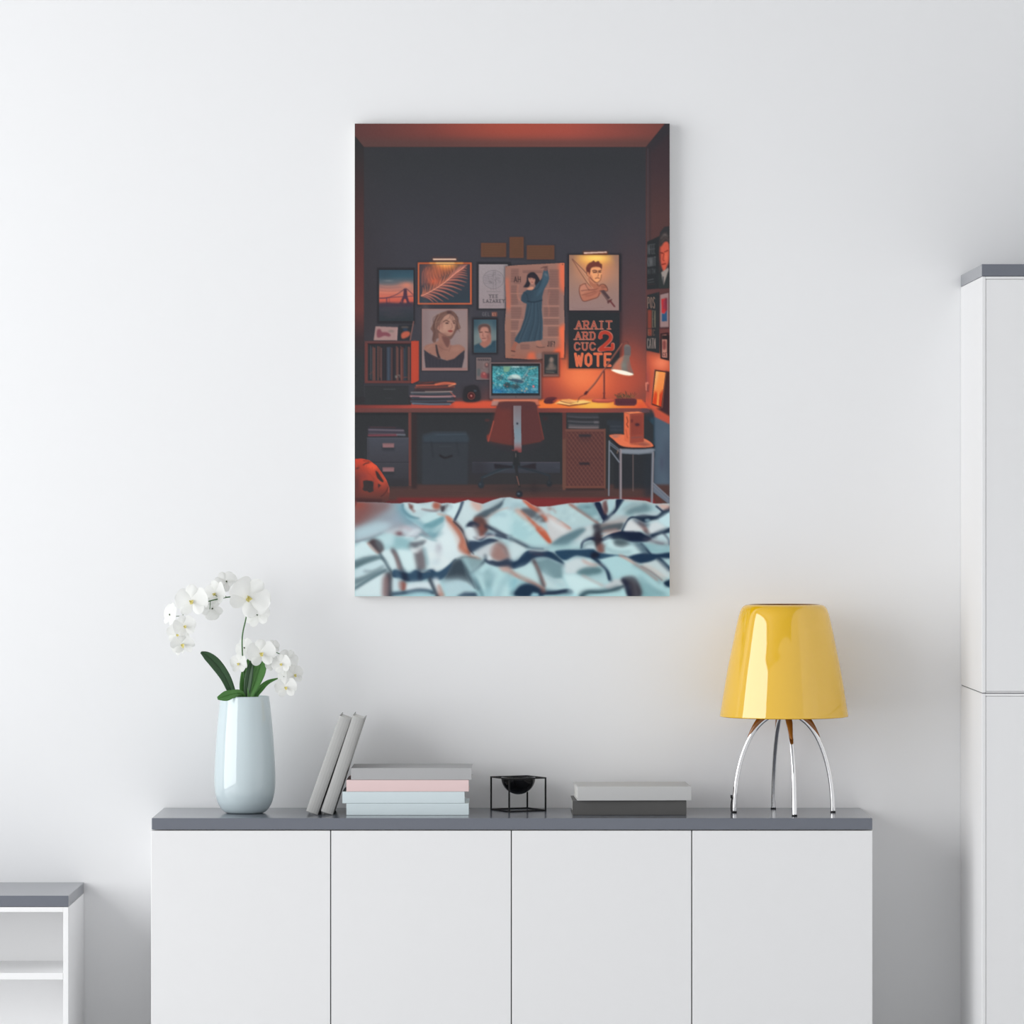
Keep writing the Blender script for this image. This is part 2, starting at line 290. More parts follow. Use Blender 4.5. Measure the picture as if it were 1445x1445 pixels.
    CL([(565, 142), (720, 128), (1322, 98), (1320, 400), (1314, 620), (1324, 900), (1316, 1312), (1050, 1318), (980, 1332), (860, 1330), (760, 1322), (568, 1312), (560, 900), (578, 640), (566, 350)])
    GR(555, 90, 1335, 1335, [(0, (152, 112, 100)), (.3, (142, 106, 98)), (.55, (144, 110, 102)), (.8, (146, 110, 100)), (1, (150, 100, 86))])
    P([(1255, 90), (1335, 90), (1335, 520), (1270, 420), (1250, 250)], (236, 112, 78), .9, 2.6); P([(1280, 500), (1335, 480), (1335, 920), (1290, 900)], (150, 116, 106), .8, 2)
    P([(1240, 930), (1335, 860), (1335, 1330), (1170, 1320), (1200, 1210), (1270, 1180)], (240, 112, 76), .95, 2.2); P([(560, 300), (610, 280), (640, 600), (610, 760), (575, 640)], (186, 108, 88), .8, 1.8)
    P([(860, 1245), (940, 1235), (960, 1330), (840, 1330)], (220, 104, 74), .8, 1.6); P([(960, 1255), (1060, 1250), (1060, 1330), (970, 1325)], (128, 118, 118), .6, 1.6)
    P([(570, 800), (640, 810), (650, 1310), (570, 1310)], (150, 108, 92), .7, 2); L([(572, 640), (620, 660)], 3, (200, 110, 86), .5, 1.2)
    # text columns
    for (x0, x1, ya, yb) in ((640, 740, 170, 360), (640, 730, 380, 640), (640, 790, 660, 820), (640, 740, 830, 960), (640, 700, 980, 1200), (1130, 1250, 180, 420), (1110, 1250, 430, 640), (1060, 1250, 660, 790), (1060, 1250, 810, 890), (1110, 1250, 910, 1040), (790, 1040, 190, 240), (760, 880, 1130, 1210)):
        R(x0, ya+4, x1, yb-8, (128, 94, 88), .55, .6); y = ya+8
        while y < yb-8: L([(x0, y), (x1-rnd.rand()*14, y)], .55, (104, 80, 76), .5, .12); y += 12.5
    for (ya) in (647, 490, 822, 968): L([(636, ya), (800, ya)], 1, (176, 128, 112), .7, .4)
    for (ya) in (428, 650, 800, 900, 1048): L([(1050, ya), (1255, ya)], 1.1, (184, 128, 110), .7, .4)
    L([(728, 380), (722, 470), (736, 560), (790, 590)], 1.3, (196, 128, 106), .7, .5, 1); L([(1130, 470), (1110, 600), (1125, 700), (1120, 780)], 1.2, (186, 124, 106), .6, .5, 1); L([(780, 660), (780, 760), (740, 900), (740, 1000)], 1.2, (176, 124, 108), .6, .5, 1)
    T('AH', 680, 275, 34, 68, 14, 1.0, (60, 50, 52), .9); L([(680, 362), (760, 358)], .5, (80, 64, 62), .7, .2)
    T('JIF?', 1103, 1100, 18, 66, 8, 1.0, (62, 52, 54), .9)
    R(640, 1272, 690, 1284, (110, 84, 78), .7, .3)
    # robe figure
    P([(880, 225), (930, 218), (975, 260), (1010, 330), (1000, 380), (960, 400), (930, 330), (900, 290), (870, 400), (800, 410), (800, 400), (835, 340), (845, 260)], (50, 48, 54), 1, .4, 1)
    P([(868, 275), (920, 262), (945, 300), (942, 345), (912, 375), (880, 350), (862, 315)], (178, 128, 112), 1, .4, 1); P([(862, 262), (945, 255), (950, 300), (900, 290), (866, 290)], (52, 46, 52), .95, .4, 1)
    L([(878, 305), (896, 300)], .7, (70, 50, 52), .9, .2); L([(918, 308), (934, 306)], .7, (70, 50, 52), .9, .2); L([(900, 345), (920, 345)], .8, (130, 62, 60), .9, .2)
    P([(1056, 190), (1105, 180), (1125, 300), (1110, 350), (1060, 440), (1040, 520), (1036, 600), (1030, 700), (1046, 860), (1040, 1070), (1010, 1090), (940, 1098), (770, 1110), (740, 1128), (685, 1100), (690, 1060), (760, 950), (810, 800), (840, 620), (800, 606), (765, 580), (770, 520), (800, 470), (850, 440), (930, 430), (960, 380), (1030, 300)], (62, 78, 90), 1, .35)
    P([(1060, 200), (1100, 200), (1118, 300), (1060, 420), (1000, 500), (960, 520), (1030, 360)], (70, 92, 106), .8, 1, 1)
    P([(850, 450), (930, 440), (900, 560), (850, 600), (790, 590), (780, 530)], (58, 72, 84), .8, .8, 1)
    for (a0, a1, a2) in (((900, 600), (870, 800), (760, 1080)), ((940, 600), (930, 850), (860, 1090)), ((980, 620), (990, 850), (940, 1085)), ((1010, 620), (1020, 850), (1010, 1080)), ((870, 640), (830, 800), (720, 1080))):
        L([a0, a1, a2], 1.3, (48, 56, 66), .65, .6, 1); L([(a0[0]+14, a0[1]), (a1[0]+14, a1[1]), (a2[0]+20, a2[1])], 1, (88, 108, 120), .5, .6, 1)
    L([(850, 590), (940, 598), (1034, 575)], 1.6, (44, 54, 64), .9, .4, 1); L([(1030, 300), (980, 420), (900, 440)], .8, (42, 50, 60), .8, .3, 1); L([(800, 480), (840, 500), (860, 590)], .8, (44, 52, 62), .7, .3, 1)
    L([(1075, 240), (1095, 260)], 2.4, (104, 112, 118), .8, .6); P([(1060, 170), (1080, 150), (1110, 160), (1100, 195), (1066, 200)], (120, 88, 84), 1, .4, 1); L([(1020, 165), (1060, 155), (1100, 150)], .8, (70, 54, 54), .9, .3, 1); L([(1045, 148), (1110, 142)], .7, (84, 60, 58), .8, .3)
    P([(840, 430), (890, 405), (930, 410), (915, 440), (870, 445)], (196, 138, 114), 1, .4, 1); P([(685, 1105), (725, 1125), (700, 1180), (690, 1225), (650, 1232), (640, 1190), (660, 1150)], (150, 96, 82), 1, .4, 1); L([(642, 1220), (690, 1230)], 1.2, (60, 48, 50), .9, .3)
    P([(955, 1098), (1010, 1092), (1025, 1130), (1040, 1160), (1000, 1168), (965, 1140)], (160, 112, 98), 1, .4, 1); L([(965, 1165), (1010, 1178), (1070, 1172)], 1, (84, 62, 60), .8, .3, 1)
    CL(); E(1296, 118, 6, 6, (40, 40, 44), 1, .2); E(582, 152, 4, 4, (60, 50, 52), .8, .2)
    # ---- small sign and blue portrait
    T('GEL', 274, 732, 26, 44, 8, .7, (112, 110, 114), .8); R(394, 726, 460, 784, (128, 82, 72), .9, .4); T('KI', 402, 738, 18, 34, 8, .7, (176, 132, 116), .8)
    R(142, 795, 475, 1268, (44, 45, 48), .8, 1); R(152, 806, 462, 1256, (52, 50, 54)); GR(166, 822, 450, 1244, [(0, (66, 88, 98)), (.5, (104, 118, 120)), (.75, (110, 120, 118)), (1, (84, 100, 104))])
    CL([(166, 822), (450, 822), (450, 1244), (166, 1244)])
    GL(300, 1000, 110, 110, (132, 138, 134), .6); GL(180, 860, 70, 80, (58, 78, 88), .7); GL(440, 860, 50, 80, (60, 80, 92), .6)
    P([(166, 1150), (240, 1120), (300, 1180), (380, 1140), (400, 1095), (450, 1085), (450, 1244), (166, 1244)], (56, 76, 88), 1, .5); L([(180, 1200), (300, 1210), (420, 1190)], 2, (66, 88, 98), .5, 1, 1)
    P([(250, 1010), (370, 1000), (385, 1090), (360, 1140), (300, 1180), (245, 1140), (240, 1130), (270, 1095)], (158, 106, 94), 1, .5, 1)
    P([(230, 920), (270, 890), (350, 890), (375, 960), (368, 1040), (330, 1085), (290, 1100), (250, 1060), (236, 1000)], (176, 126, 112), 1, .5, 1)
    P([(222, 950), (225, 905), (265, 880), (330, 878), (370, 905), (382, 960), (376, 1020), (360, 1000), (350, 940), (320, 915), (260, 925), (238, 985)], (92, 72, 70), 1, .5, 1)
    E(365, 1010, 10, 26, (164, 112, 100), .9, .4); L([(240, 985), (275, 982)], 1.1, (66, 48, 48), .9, .3); L([(310, 978), (350, 985)], 1.1, (66, 48, 48), .9, .3); L([(285, 1000), (276, 1030), (295, 1035)], .9, (120, 78, 72), .8, .3, 1); L([(272, 1062), (315, 1060)], 1.1, (110, 62, 62), .9, .3); GL(345, 1040, 20, 40, (120, 82, 76), .6)
    CL()
    # ---- magazine page and small dark photograph (left and right of the monitor)
    FR(650, 500, 9.03)
    R(188, 34, 392, 332, (50, 48, 52), .7, .8); GR(196, 42, 384, 324, [(0, (126, 110, 108)), (1, (116, 102, 102))]); R(208, 54, 372, 84, (74, 68, 72), .9, .3)
    for k in range(6): L([(212+k*28, 58), (224+k*28, 80)], .6, (130, 114, 112), .7, .1)
    for k in range(9): L([(206, 100+k*10), (280, 100+k*10)], .5, (92, 80, 82), .7, .2)
    E(330, 138, 28, 34, (96, 70, 72), .9, .5); E(330, 132, 14, 18, (160, 120, 112), .9, .4); R(204, 184, 250, 276, (82, 90, 92), .8, .5); P([(262, 240), (300, 226), (330, 250), (355, 250), (358, 305), (262, 300)], (138, 72, 74), .95, .5, 1); E(296, 250, 14, 14, (180, 110, 104), .8, .4); R(330, 240, 366, 308, (84, 62, 70), .7, .5)
    L([(262, 190), (372, 190)], .6, (90, 80, 82), .6, .2)
    GL(1245, 80, 40, 160, (216, 84, 60), .8)
    R(1036, -28, 1262, 292, (60, 44, 46), .7, 1); R(1044, -22, 1250, 282, (128, 92, 84)); R(1054, -14, 1240, 262, (100, 76, 72)); R(1066, 4, 1230, 248, (56, 58, 60))
    P([(1090, 170), (1130, 120), (1120, 80), (1150, 40), (1185, 60), (1180, 120), (1215, 150), (1210, 200), (1100, 205)], (96, 90, 86), .9, .9, 1); E(1155, 70, 22, 32, (150, 126, 114), .8, .7); E(1150, 145, 30, 40, (130, 110, 102), .7, .9); L([(1090, 190), (1200, 180)], 1.6, (130, 110, 100), .6, .6)
    L([(1085, 225), (1190, 232)], 1, (130, 120, 110), .8, .4)
    # ---- man with the sword
    FR(790, 340, 9.03)
    R(94, 160, 785, 905, (46, 46, 50), .85, 1); R(104, 168, 768, 893, (52, 51, 55)); GR(118, 178, 750, 885, [(0, (150, 112, 92)), (.4, (156, 122, 108)), (1, (148, 122, 118))])
    CL([(118, 178), (750, 178), (750, 885), (118, 885)])
    GL(440, 340, 230, 190, (214, 140, 100), .9); GL(435, 230, 190, 90, (250, 176, 84), 1); GL(450, 215, 150, 48, (255, 214, 112), .95); GL(460, 420, 150, 120, (222, 148, 110), .5)
    P([(110, 170), (210, 170), (150, 260), (130, 500), (110, 520)], (136, 108, 100), .7, 3); P([(660, 170), (760, 170), (760, 420), (720, 300)], (136, 108, 104), .7, 3)
    ink = (82, 52, 50)
    P([(155, 232), (175, 236), (300, 370), (460, 545), (500, 600), (440, 640), (380, 600), (300, 470), (220, 350)], (196, 142, 112), 1, .3); L([(155, 232), (240, 370), (345, 530), (420, 620)], .8, ink, .9, .2); L([(160, 232), (300, 372), (450, 540)], .8, ink, .9, .2); L([(170, 250), (330, 460), (430, 590)], .5, (140, 92, 76), .8, .2)
    P([(258, 560), (320, 540), (380, 580), (440, 600), (520, 560), (520, 650), (500, 700), (440, 740), (300, 768), (262, 720), (245, 640)], (184, 122, 100), 1, .4, 1)
    P([(262, 560), (330, 545), (360, 625), (260, 640), (245, 610)], (190, 128, 106), 1, .3, 1)
    P([(350, 640), (500, 590), (580, 600), (560, 640), (420, 740), (300, 768), (280, 700)], (176, 112, 92), 1, .4, 1)
    L([(258, 565), (245, 620), (255, 690), (300, 768), (400, 745), (480, 715), (505, 660)], .9, ink, .9, .2, 1); L([(270, 635), (350, 625), (440, 620), (500, 595)], .8, ink, .8, .2, 1); L([(275, 690), (360, 670), (450, 640)], .8, ink, .6, .3, 1); L([(320, 545), (350, 600), (372, 625)], .8, ink, .7, .2, 1); L([(330, 700), (400, 690), (480, 640)], 2.2, (136, 82, 70), .5, .8, 1); L([(262, 570), (300, 548), (330, 545)], .8, ink, .9, .2, 1)
    P([(495, 580), (530, 552), (575, 560), (605, 605), (600, 640), (550, 635), (505, 625)], (172, 110, 90), 1, .3, 1); L([(495, 580), (530, 552), (575, 562), (605, 610), (598, 640), (540, 630), (500, 640)], .9, ink, .9, .2, 1); L([(530, 600), (590, 590)], .7, ink, .8, .2); L([(525, 580), (580, 575)], .6, ink, .7, .2)
    P([(510, 640), (560, 625), (640, 725), (600, 760)], (84, 66, 68), 1, .3); L([(520, 650), (610, 750)], 1, (150, 116, 104), .7, .3); P([(600, 760), (665, 738), (660, 760), (615, 800), (605, 795)], (92, 62, 62), 1, .3); L([(640, 765), (695, 835)], 2.2, (104, 58, 60), 1, .2)
    P([(372, 400), (380, 500), (430, 545), (490, 545), (500, 600), (440, 610), (380, 560), (360, 470)], (170, 108, 86), 1, .4)
    P([(375, 360), (430, 330), (520, 330), (530, 420), (520, 490), (475, 530), (420, 505), (380, 460), (350, 430)], (232, 160, 112), 1, .4, 1); P([(360, 400), (400, 440), (430, 505), (470, 532), (430, 540), (370, 470)], (190, 120, 92), .8, .6, 1)
    P([(340, 400), (332, 340), (360, 290), (400, 268), (430, 250), (450, 268), (490, 256), (510, 285), (535, 300), (530, 360), (505, 335), (440, 330), (395, 350), (385, 400), (370, 430), (350, 420)], (104, 58, 54), 1, .3, 1)
    for k in range(9): L([(345+k*20, 340), (370+k*18, 290), (400+k*14, 270)], .6, (150, 88, 70), .6, .2, 1)
    E(355, 420, 12, 26, (220, 146, 106), 1, .3); L([(346, 405), (346, 440), (362, 445)], .7, ink, .8, .2, 1)
    L([(415, 382), (440, 374), (472, 384)], 1.3, ink, 1, .2, 1); L([(490, 384), (525, 374)], 1.3, ink, 1, .2, 1); L([(425, 400), (466, 398)], 1.5, (60, 38, 38), .95, .3); L([(494, 398), (520, 396)], 1.4, (60, 38, 38), .95, .3)
    L([(482, 400), (490, 440), (475, 450)], .8, (136, 82, 64), .9, .2, 1); L([(448, 478), (478, 470), (502, 476)], 1, (120, 66, 58), .95, .2, 1); L([(380, 460), (425, 508), (470, 530), (515, 495), (528, 430)], .8, ink, .85, .2, 1); L([(470, 545), (490, 575)], .7, ink, .8, .2)
    L([(150, 850), (230, 862), (380, 862), (560, 850)], .4, (118, 88, 84), .6, .2)
    CL()
    R(288, 128, 612, 178, (110, 62, 48), .7, 1.1); P([(303, 146), (596, 136), (596, 150), (303, 163)], (236, 204, 186), 1, .25); L([(310, 170), (600, 158)], .8, (180, 96, 54), .8, .4)
    # ---- lettered poster
    R(98, 900, 790, 1632, (50, 44, 48), .6, 1.4); R(110, 912, 760, 1626, (51, 53, 56))
    tc, oc = (196, 124, 104), (96, 70, 66)
    T('ARAIT', 205, 1024, 70, 98, 26, 2.3, tc, 1, 24); T('ARD', 198, 1164, 66, 92, 27, 2.3, tc, 1, 22); T('CUC', 182, 1300, 72, 90, 26, 2.3, tc, 1, 20)
    T('ARAIT', 205, 1024, 70, 98, 26, 1.0, (158, 70, 60), .9); T('ARD', 198, 1164, 66, 92, 27, 1.0, (158, 70, 60), .9); T('CUC', 182, 1300, 72, 90, 26, 1.0, (158, 70, 60), .9)
    T('WOTE', 196, 1440, 88, 150, 34, 3.7, (224, 120, 86), 1); T('WOTE', 196, 1440, 88, 150, 34, 2.3, (206, 98, 70), .6)
    L([(510, 1230), (530, 1175), (590, 1165), (645, 1200), (640, 1260), (570, 1330), (500, 1390), (600, 1375), (665, 1375), (672, 1320)], 5.4, (186, 112, 96), 1, 0, 1); L([(510, 1230), (530, 1178), (590, 1168), (640, 1205), (636, 1260), (566, 1330), (510, 1385), (600, 1378), (660, 1378), (668, 1325)], 4.2, (176, 66, 54), 1, 0, 1)
    E(520, 1228, 24, 22, (178, 70, 58))
    # ---- right wall posters
    CL([(1098, -200), (1395, -200), (1395, 1500), (1098, 1500)])
    P([(1110, 10), (1260, -60), (1395, -190), (1395, 600), (1262, 608), (1108, 620)], (50, 52, 54), 1, .4); P([(1262, 0), (1275, -110), (1330, -180), (1395, -190), (1395, 600), (1262, 605)], (56, 56, 58), 1, .4)
    for (y, h, al) in ((50, 120, .55), (215, 110, .75), (360, 60, .3)): T('NFEE' if y == 50 else 'KNNIT' if y > 100 and y < 300 else 'NITM', 1118, y, 20 if y != 215 else 16, h, 5, .9, (112, 112, 114), al, 0, -.12 if y < 300 else -.05, .2)
    L([(1120, 500), (1190, 485)], 1, (100, 100, 102), .7, .3); L([(1125, 530), (1195, 520)], 1, (90, 90, 92), .6, .3); L([(1120, 555), (1210, 550)], .5, (90, 60, 60), .6, .3)
    P([(1274, 80), (1300, 30), (1370, 0), (1392, 80), (1388, 250), (1356, 340), (1330, 400), (1296, 330), (1272, 210)], (196, 90, 72), 1, .7, 1); P([(1268, 60), (1274, -40), (1320, -104), (1372, -104), (1392, 40), (1372, 10), (1330, 14), (1290, 70)], (66, 60, 60), 1, .6, 1); L([(1290, -30), (1330, -80), (1370, -60)], 1.6, (104, 94, 90), .6, .6, 1); L([(1300, 10), (1340, -40), (1376, -20)], 1.4, (98, 84, 80), .6, .6, 1)
    GL(1335, -80, 26, 20, (100, 94, 92), .6); L([(1280, 150), (1312, 155)], 1.6, (92, 40, 38), .9, .4); L([(1335, 140), (1375, 120)], 1.3, (92, 40, 38), .9, .4); L([(1325, 160), (1312, 240), (1330, 250)], 1, (130, 50, 44), .9, .4, 1); L([(1300, 300), (1345, 290)], 1.4, (104, 36, 36), .9, .4); GL(1272, 200, 14, 120, (100, 56, 52), .7); GL(1350, 200, 16, 60, (230, 116, 84), .6)
    P([(1290, 400), (1380, 340), (1385, 370), (1330, 540), (1322, 575), (1300, 500)], (150, 140, 134), 1, .4); P([(1308, 450), (1322, 455), (1322, 560), (1308, 520)], (60, 62, 66), 1, .3); P([(1262, 420), (1290, 420), (1322, 575), (1385, 380), (1395, 600), (1262, 605)], (54, 58, 58), .9, .5)
    P([(1110, 690), (1268, 648), (1268, 1430), (1098, 1400)], (52, 54, 56), 1, .3)
    T('POS', 1114, 718, 26, 138, 9, 1.0, (140, 112, 100), .9, 0, 0); P([(1118, 880), (1168, 880), (1168, 1210), (1118, 1205)], (136, 68, 58), .9, .5); T('EN', 1176, 890, 16, 210, 8, .9, (116, 108, 92), .8); R(1118, 1110, 1218, 1122, (56, 54, 56), .7, .3); T('EIC', 1120, 1130, 24, 75, 8, .7, (130, 96, 84), .7); T('CATN', 1112, 1240, 21, 125, 7, .9, (150, 132, 124), .85)
    P([(1272, 680), (1386, 652), (1386, 1110), (1272, 1108)], (60, 46, 48), 1, .5); P([(1276, 686), (1384, 660), (1384, 1100), (1276, 1108)], (150, 124, 122), 1, .3); P([(1292, 740), (1364, 726), (1366, 880), (1330, 930), (1294, 915)], (182, 56, 60), 1, .4); P([(1296, 925), (1330, 930), (1364, 880), (1364, 1024), (1296, 1026)], (52, 84, 116), 1, .4); P([(1340, 726), (1366, 726), (1364, 890), (1345, 900)], (72, 50, 66), .7, .6); L([(1330, 760), (1326, 860)], 2, (110, 60, 84), .7, .6)
    P([(1280, 1180), (1386, 1165), (1390, 1505), (1280, 1505)], (60, 44, 46), 1, .4); P([(1300, 1200), (1358, 1192), (1362, 1505), (1300, 1505)], (176, 116, 104), 1, .4); P([(1310, 1270), (1330, 1240), (1345, 1300), (1350, 1400), (1320, 1440)], (110, 56, 56), .9, .7, 1); GL(1318, 1350, 14, 60, (200, 140, 120), .6)
    L([(1268, 1110), (1395, 1110)], 2, (64, 46, 50), .8, .5)
    CL()
    # ---- lower half: wall part right of the desk lamp
    FR(790, 480, 9.03)
    CL([(1098, -60), (1395, -60), (1395, 1060), (1190, 900), (1098, 810)])
    P([(1098, 150), (1395, 230), (1395, 1100), (1050, 900)], (206, 92, 66), .9, 4); GL(1290, 290, 110, 90, (240, 132, 96), .9); GL(1110, 560, 50, 260, (150, 76, 74), .75)
    P([(1300, -200), (1395, -200), (1395, 265), (1280, 235), (1280, -10), (1300, -10)], (50, 44, 46), 1, .3); P([(1300, -10), (1362, -10), (1366, 225), (1300, 220)], (184, 126, 112), 1, .4); P([(1310, 20), (1345, 10), (1350, 100), (1315, 120)], (110, 56, 56), .8, .8, 1); T('CE', 1310, 160, 20, 44, 8, .8, (84, 50, 52), .8)
    P([(1096, -40), (1268, -30), (1268, 170), (1096, 125)], (52, 54, 56), 1, .4); T('CATN', 1112, -20, 21, 125, 7, .9, (150, 132, 124), .85)
    CL()
    # leaning picture of fire
    P([(1345, 390), (1402, 410), (1402, 975), (1225, 870), (1300, 860)], (66, 48, 52), 1, .9); P([(1205, 375), (1395, 405), (1300, 868), (1160, 822)], (70, 46, 44), 1, .3)
    CL([(1222, 395), (1344, 412), (1288, 850), (1176, 808)])
    GR(1150, 380, 1350, 870, [(0, (240, 150, 84)), (.5, (238, 136, 74)), (.8, (220, 92, 52)), (1, (196, 58, 42))])
    P([(1226, 400), (1250, 400), (1215, 600), (1195, 700)], (236, 206, 150), .8, 1.2); P([(1180, 810), (1210, 640), (1250, 700), (1230, 820)], (204, 60, 38), .8, 1); P([(1250, 840), (1262, 700), (1320, 620), (1290, 850)], (190, 56, 40), .85, 1); P([(1232, 830), (1245, 690), (1262, 650), (1258, 840)], (255, 176, 90), .8, .8)
    CL(); L([(1205, 378), (1164, 820)], .8, (214, 140, 120), .6, .3); L([(1350, 410), (1298, 862)], .8, (200, 120, 100), .7, .3)
    # wall switch
    P([(1090, 540), (1125, 535), (1128, 650), (1092, 640)], (214, 128, 108), 1, .3); L([(1112, 560), (1112, 625)], 1.2, (130, 66, 62), .9, .3); P([(1124, 560), (1134, 570), (1130, 665), (1105, 650)], (96, 50, 52), .7, .4); L([(1100, 420), (1100, 540)], .6, (110, 60, 62), .6, .2)
    # under-desk blue wall on the right
    P([(1188, 880), (1402, 1040), (1402, 3260), (1188, 3260)], (80, 94, 108), 1, .4); P([(1180, 860), (1402, 990), (1402, 1075), (1200, 975)], (190, 84, 66), .95, .7)
    P([(1290, 1150), (1402, 1130), (1402, 3200), (1290, 3200)], (88, 102, 116), .7, 4); P([(1340, 1180), (1402, 1400), (1402, 1900), (1330, 1600)], (64, 70, 84), .6, 4)
    P([(1060, 905), (1110, 875), (1170, 880), (1200, 950), (1205, 1500), (1060, 1500)], (52, 58, 64), 1, 1); P([(1150, 1000), (1200, 980), (1205, 1500), (1160, 1300)], (52, 72, 86), .9, 1.5)
    # ---- underside of the desk (dark)
    FR(0, 0, 1)
    R(500, 581, 911, 690, (54, 55, 57), 1, .6); GL(640, 640, 120, 40, (58, 60, 64), .6)
    P([(911, 590), (922, 600), (922, 700), (860, 700), (860, 590)], (54, 56, 59), 1, .8)
    # floor
    P([(500, 684), (945, 684), (945, 730), (500, 730)], (82, 62, 60), 1, 1.2)
    for k in range(16): L([(575+rnd.rand()*150, 688+k*.9), (700+rnd.rand()*200, 688+k*.9)], .7, (98, 72, 64) if k % 2 else (66, 54, 54), .4, .4)
    R(560, 703, 930, 720, (124, 50, 52), .9, 1.6); R(515, 706, 600, 716, (98, 50, 52), .9, 1.5); GL(750, 690, 60, 5, (58, 56, 58), .8)
    # skirting seen below the desk
    GR(666, 652, 790, 668, [(0, (78, 76, 84)), (.15, (66, 68, 76)), (1, (62, 64, 71))]); R(660, 668, 792, 682, (58, 57, 59), .9, 1.5); GL(675, 660, 14, 14, (58, 57, 62), .8)
    # ---- desk
    P([(500, 572), (640, 567), (905, 563.5), (913, 570), (918, 576.5), (500, 576.5)], (166, 76, 66), 1, .3)
    GR(501, 569, 580, 576.4, [(0, (112, 62, 60)), (1, (158, 74, 66))], 0)
    P([(500, 560), (580, 560), (580, 571.6), (500, 571.8)], (56, 55, 57), 1, .4)
    P([(640, 567), (760, 564), (760, 576.5), (640, 576.5)], (194, 82, 64), 1, 1.4); GL(700, 571, 70, 6, (214, 88, 62), .5)
    P([(760, 564), (905, 564), (914, 576.3), (760, 576.3)], (232, 118, 62), 1, .6); GL(838, 572, 30, 7, (240, 178, 78), 1, 1.4); GL(905, 573, 12, 8, (216, 84, 60), .8)
    GR(500, 576.4, 910, 582.4, [(0, (106, 66, 64)), (.1, (104, 70, 68)), (.5, (108, 72, 68)), (.62, (112, 66, 64)), (.8, (146, 74, 64)), (1, (112, 72, 72))], 0)
    P([(905, 576.3), (914, 576.3), (917, 582), (905, 582.4)], (96, 72, 76), 1, .4)
    R(500, 582.5, 790, 586, (48, 48, 50), .7, .8)
    # vertical panels under the desk
    R(576, 582.4, 580.3, 686, (108, 68, 64), 1, .3); R(580.3, 584, 588, 690, (60, 52, 53), .9, 1)
    GR(793.5, 582.4, 798.5, 688, [(0, (92, 60, 58)), (1, (104, 72, 66))])
    # ---- left bits under/on the desk
    FR(500, 500, 9.03)
    R(130, 400, 690, 640, (57, 58, 60), 1, .8); L([(370, 446), (520, 446)], .8, (88, 90, 92), .8, .3); L([(390, 560), (480, 560)], .6, (76, 76, 80), .6, .3); L([(130, 410), (690, 410)], .6, (50, 50, 52), .7, .3)
    # papers in front (paper pile on the desk)
    cl = [(820, 360, 1270, 350, (84, 62, 62)), (790, 400, 1285, 375, (176, 92, 76)), (775, 425, 1270, 415, (120, 72, 66)), (770, 450, 1250, 450, (74, 60, 62)), (725, 488, 1240, 478, (120, 116, 118)), (730, 505, 1260, 505, (70, 78, 86)), (715, 535, 1280, 535, (164, 124, 128)), (735, 560, 1250, 560, (60, 70, 78)), (720, 600, 1270, 590, (72, 80, 90)), (740, 628, 1220, 636, (104, 116, 130))]
    P([(760, 460), (830, 350), (1250, 335), (1290, 380), (1270, 410), (1240, 460), (1280, 520), (1290, 560), (1270, 610), (1200, 650), (740, 640), (705, 600), (712, 540), (725, 480)], (66, 58, 62), 1, .3)
    for (xa, ya, xb, yb, c) in cl:
        L([(xa, ya), ((xa+xb)/2, (ya+yb)/2+6), (xb, yb)], 2.3, c, .95, .25, 1)
        L([(xa+20, ya+8), ((xa+xb)/2, (ya+yb)/2+13), (xb-10, yb+8)], .7, (46, 46, 50), .7, .2, 1)
    L([(1030, 385), (1150, 365), (1270, 375)], 2.4, (220, 112, 84), .8, .4, 1); L([(1200, 405), (1285, 380)], 1.6, (240, 150, 110), .8, .3); L([(900, 475), (1230, 475)], .8, (210, 180, 160), .6, .2); L([(1220, 480), (1260, 520), (1280, 545)], 1.2, (200, 100, 84), .7, .3, 1); L([(1180, 600), (1270, 600)], 1, (200, 130, 116), .7, .3)
    L([(830, 545), (1230, 545)], .8, (200, 170, 168), .7, .2); L([(800, 400), (900, 370), (1000, 352)], 1.2, (130, 66, 58), .6, .4, 1); L([(1290, 575), (1390, 565)], 1.2, (104, 52, 50), .7, .5)
    # papers on the cabinet
    P([(170, 920), (540, 925), (640, 960), (645, 1045), (170, 1050)], (60, 58, 64), 1, .5); L([(182, 962), (620, 972)], 2.2, (108, 100, 110), .9, .3); L([(180, 985), (630, 992)], 1.4, (76, 72, 84), .9, .3); L([(180, 1008), (640, 1020)], 1.6, (92, 84, 92), .9, .3); L([(180, 1034), (540, 1030)], 2.6, (120, 70, 78), .9, .3); L([(540, 1026), (640, 1030)], 2.2, (104, 110, 118), .8, .3); L([(200, 930), (520, 935)], 1.2, (84, 60, 62), .7, .4)
    # filing cabinet
    GR(160, 1062, 688, 1680, [(0, (74, 76, 84)), (.4, (68, 68, 74)), (1, (60, 60, 64))])
    L([(160, 1068), (690, 1068)], 1, (84, 84, 92), .8, .3); L([(176, 1080), (176, 1680)], .8, (54, 54, 58), .7, .3); L([(176, 1378), (688, 1378)], .9, (52, 52, 56), .9, .3); L([(176, 1392), (688, 1392)], .7, (74, 74, 80), .7, .3); L([(168, 1066), (168, 1680)], .8, (78, 76, 82), .6, .3)
    for yy in (1138, 1446):
        R(350, yy+30, 510, yy+90, (54, 56, 60), .7, 1.4); R(358, yy, 502, yy+50, (138, 104, 106), 1, .4); R(358, yy, 502, yy+16, (122, 92, 94), .8, .5)
    R(130, 1590, 690, 1700, (58, 57, 60), .8, 2)
    # trunk
    P([(870, 1020), (1000, 985), (1420, 985), (1440, 1030), (1445, 1070), (1440, 1660), (860, 1660), (862, 1070)], (60, 63, 68), 1, .8)
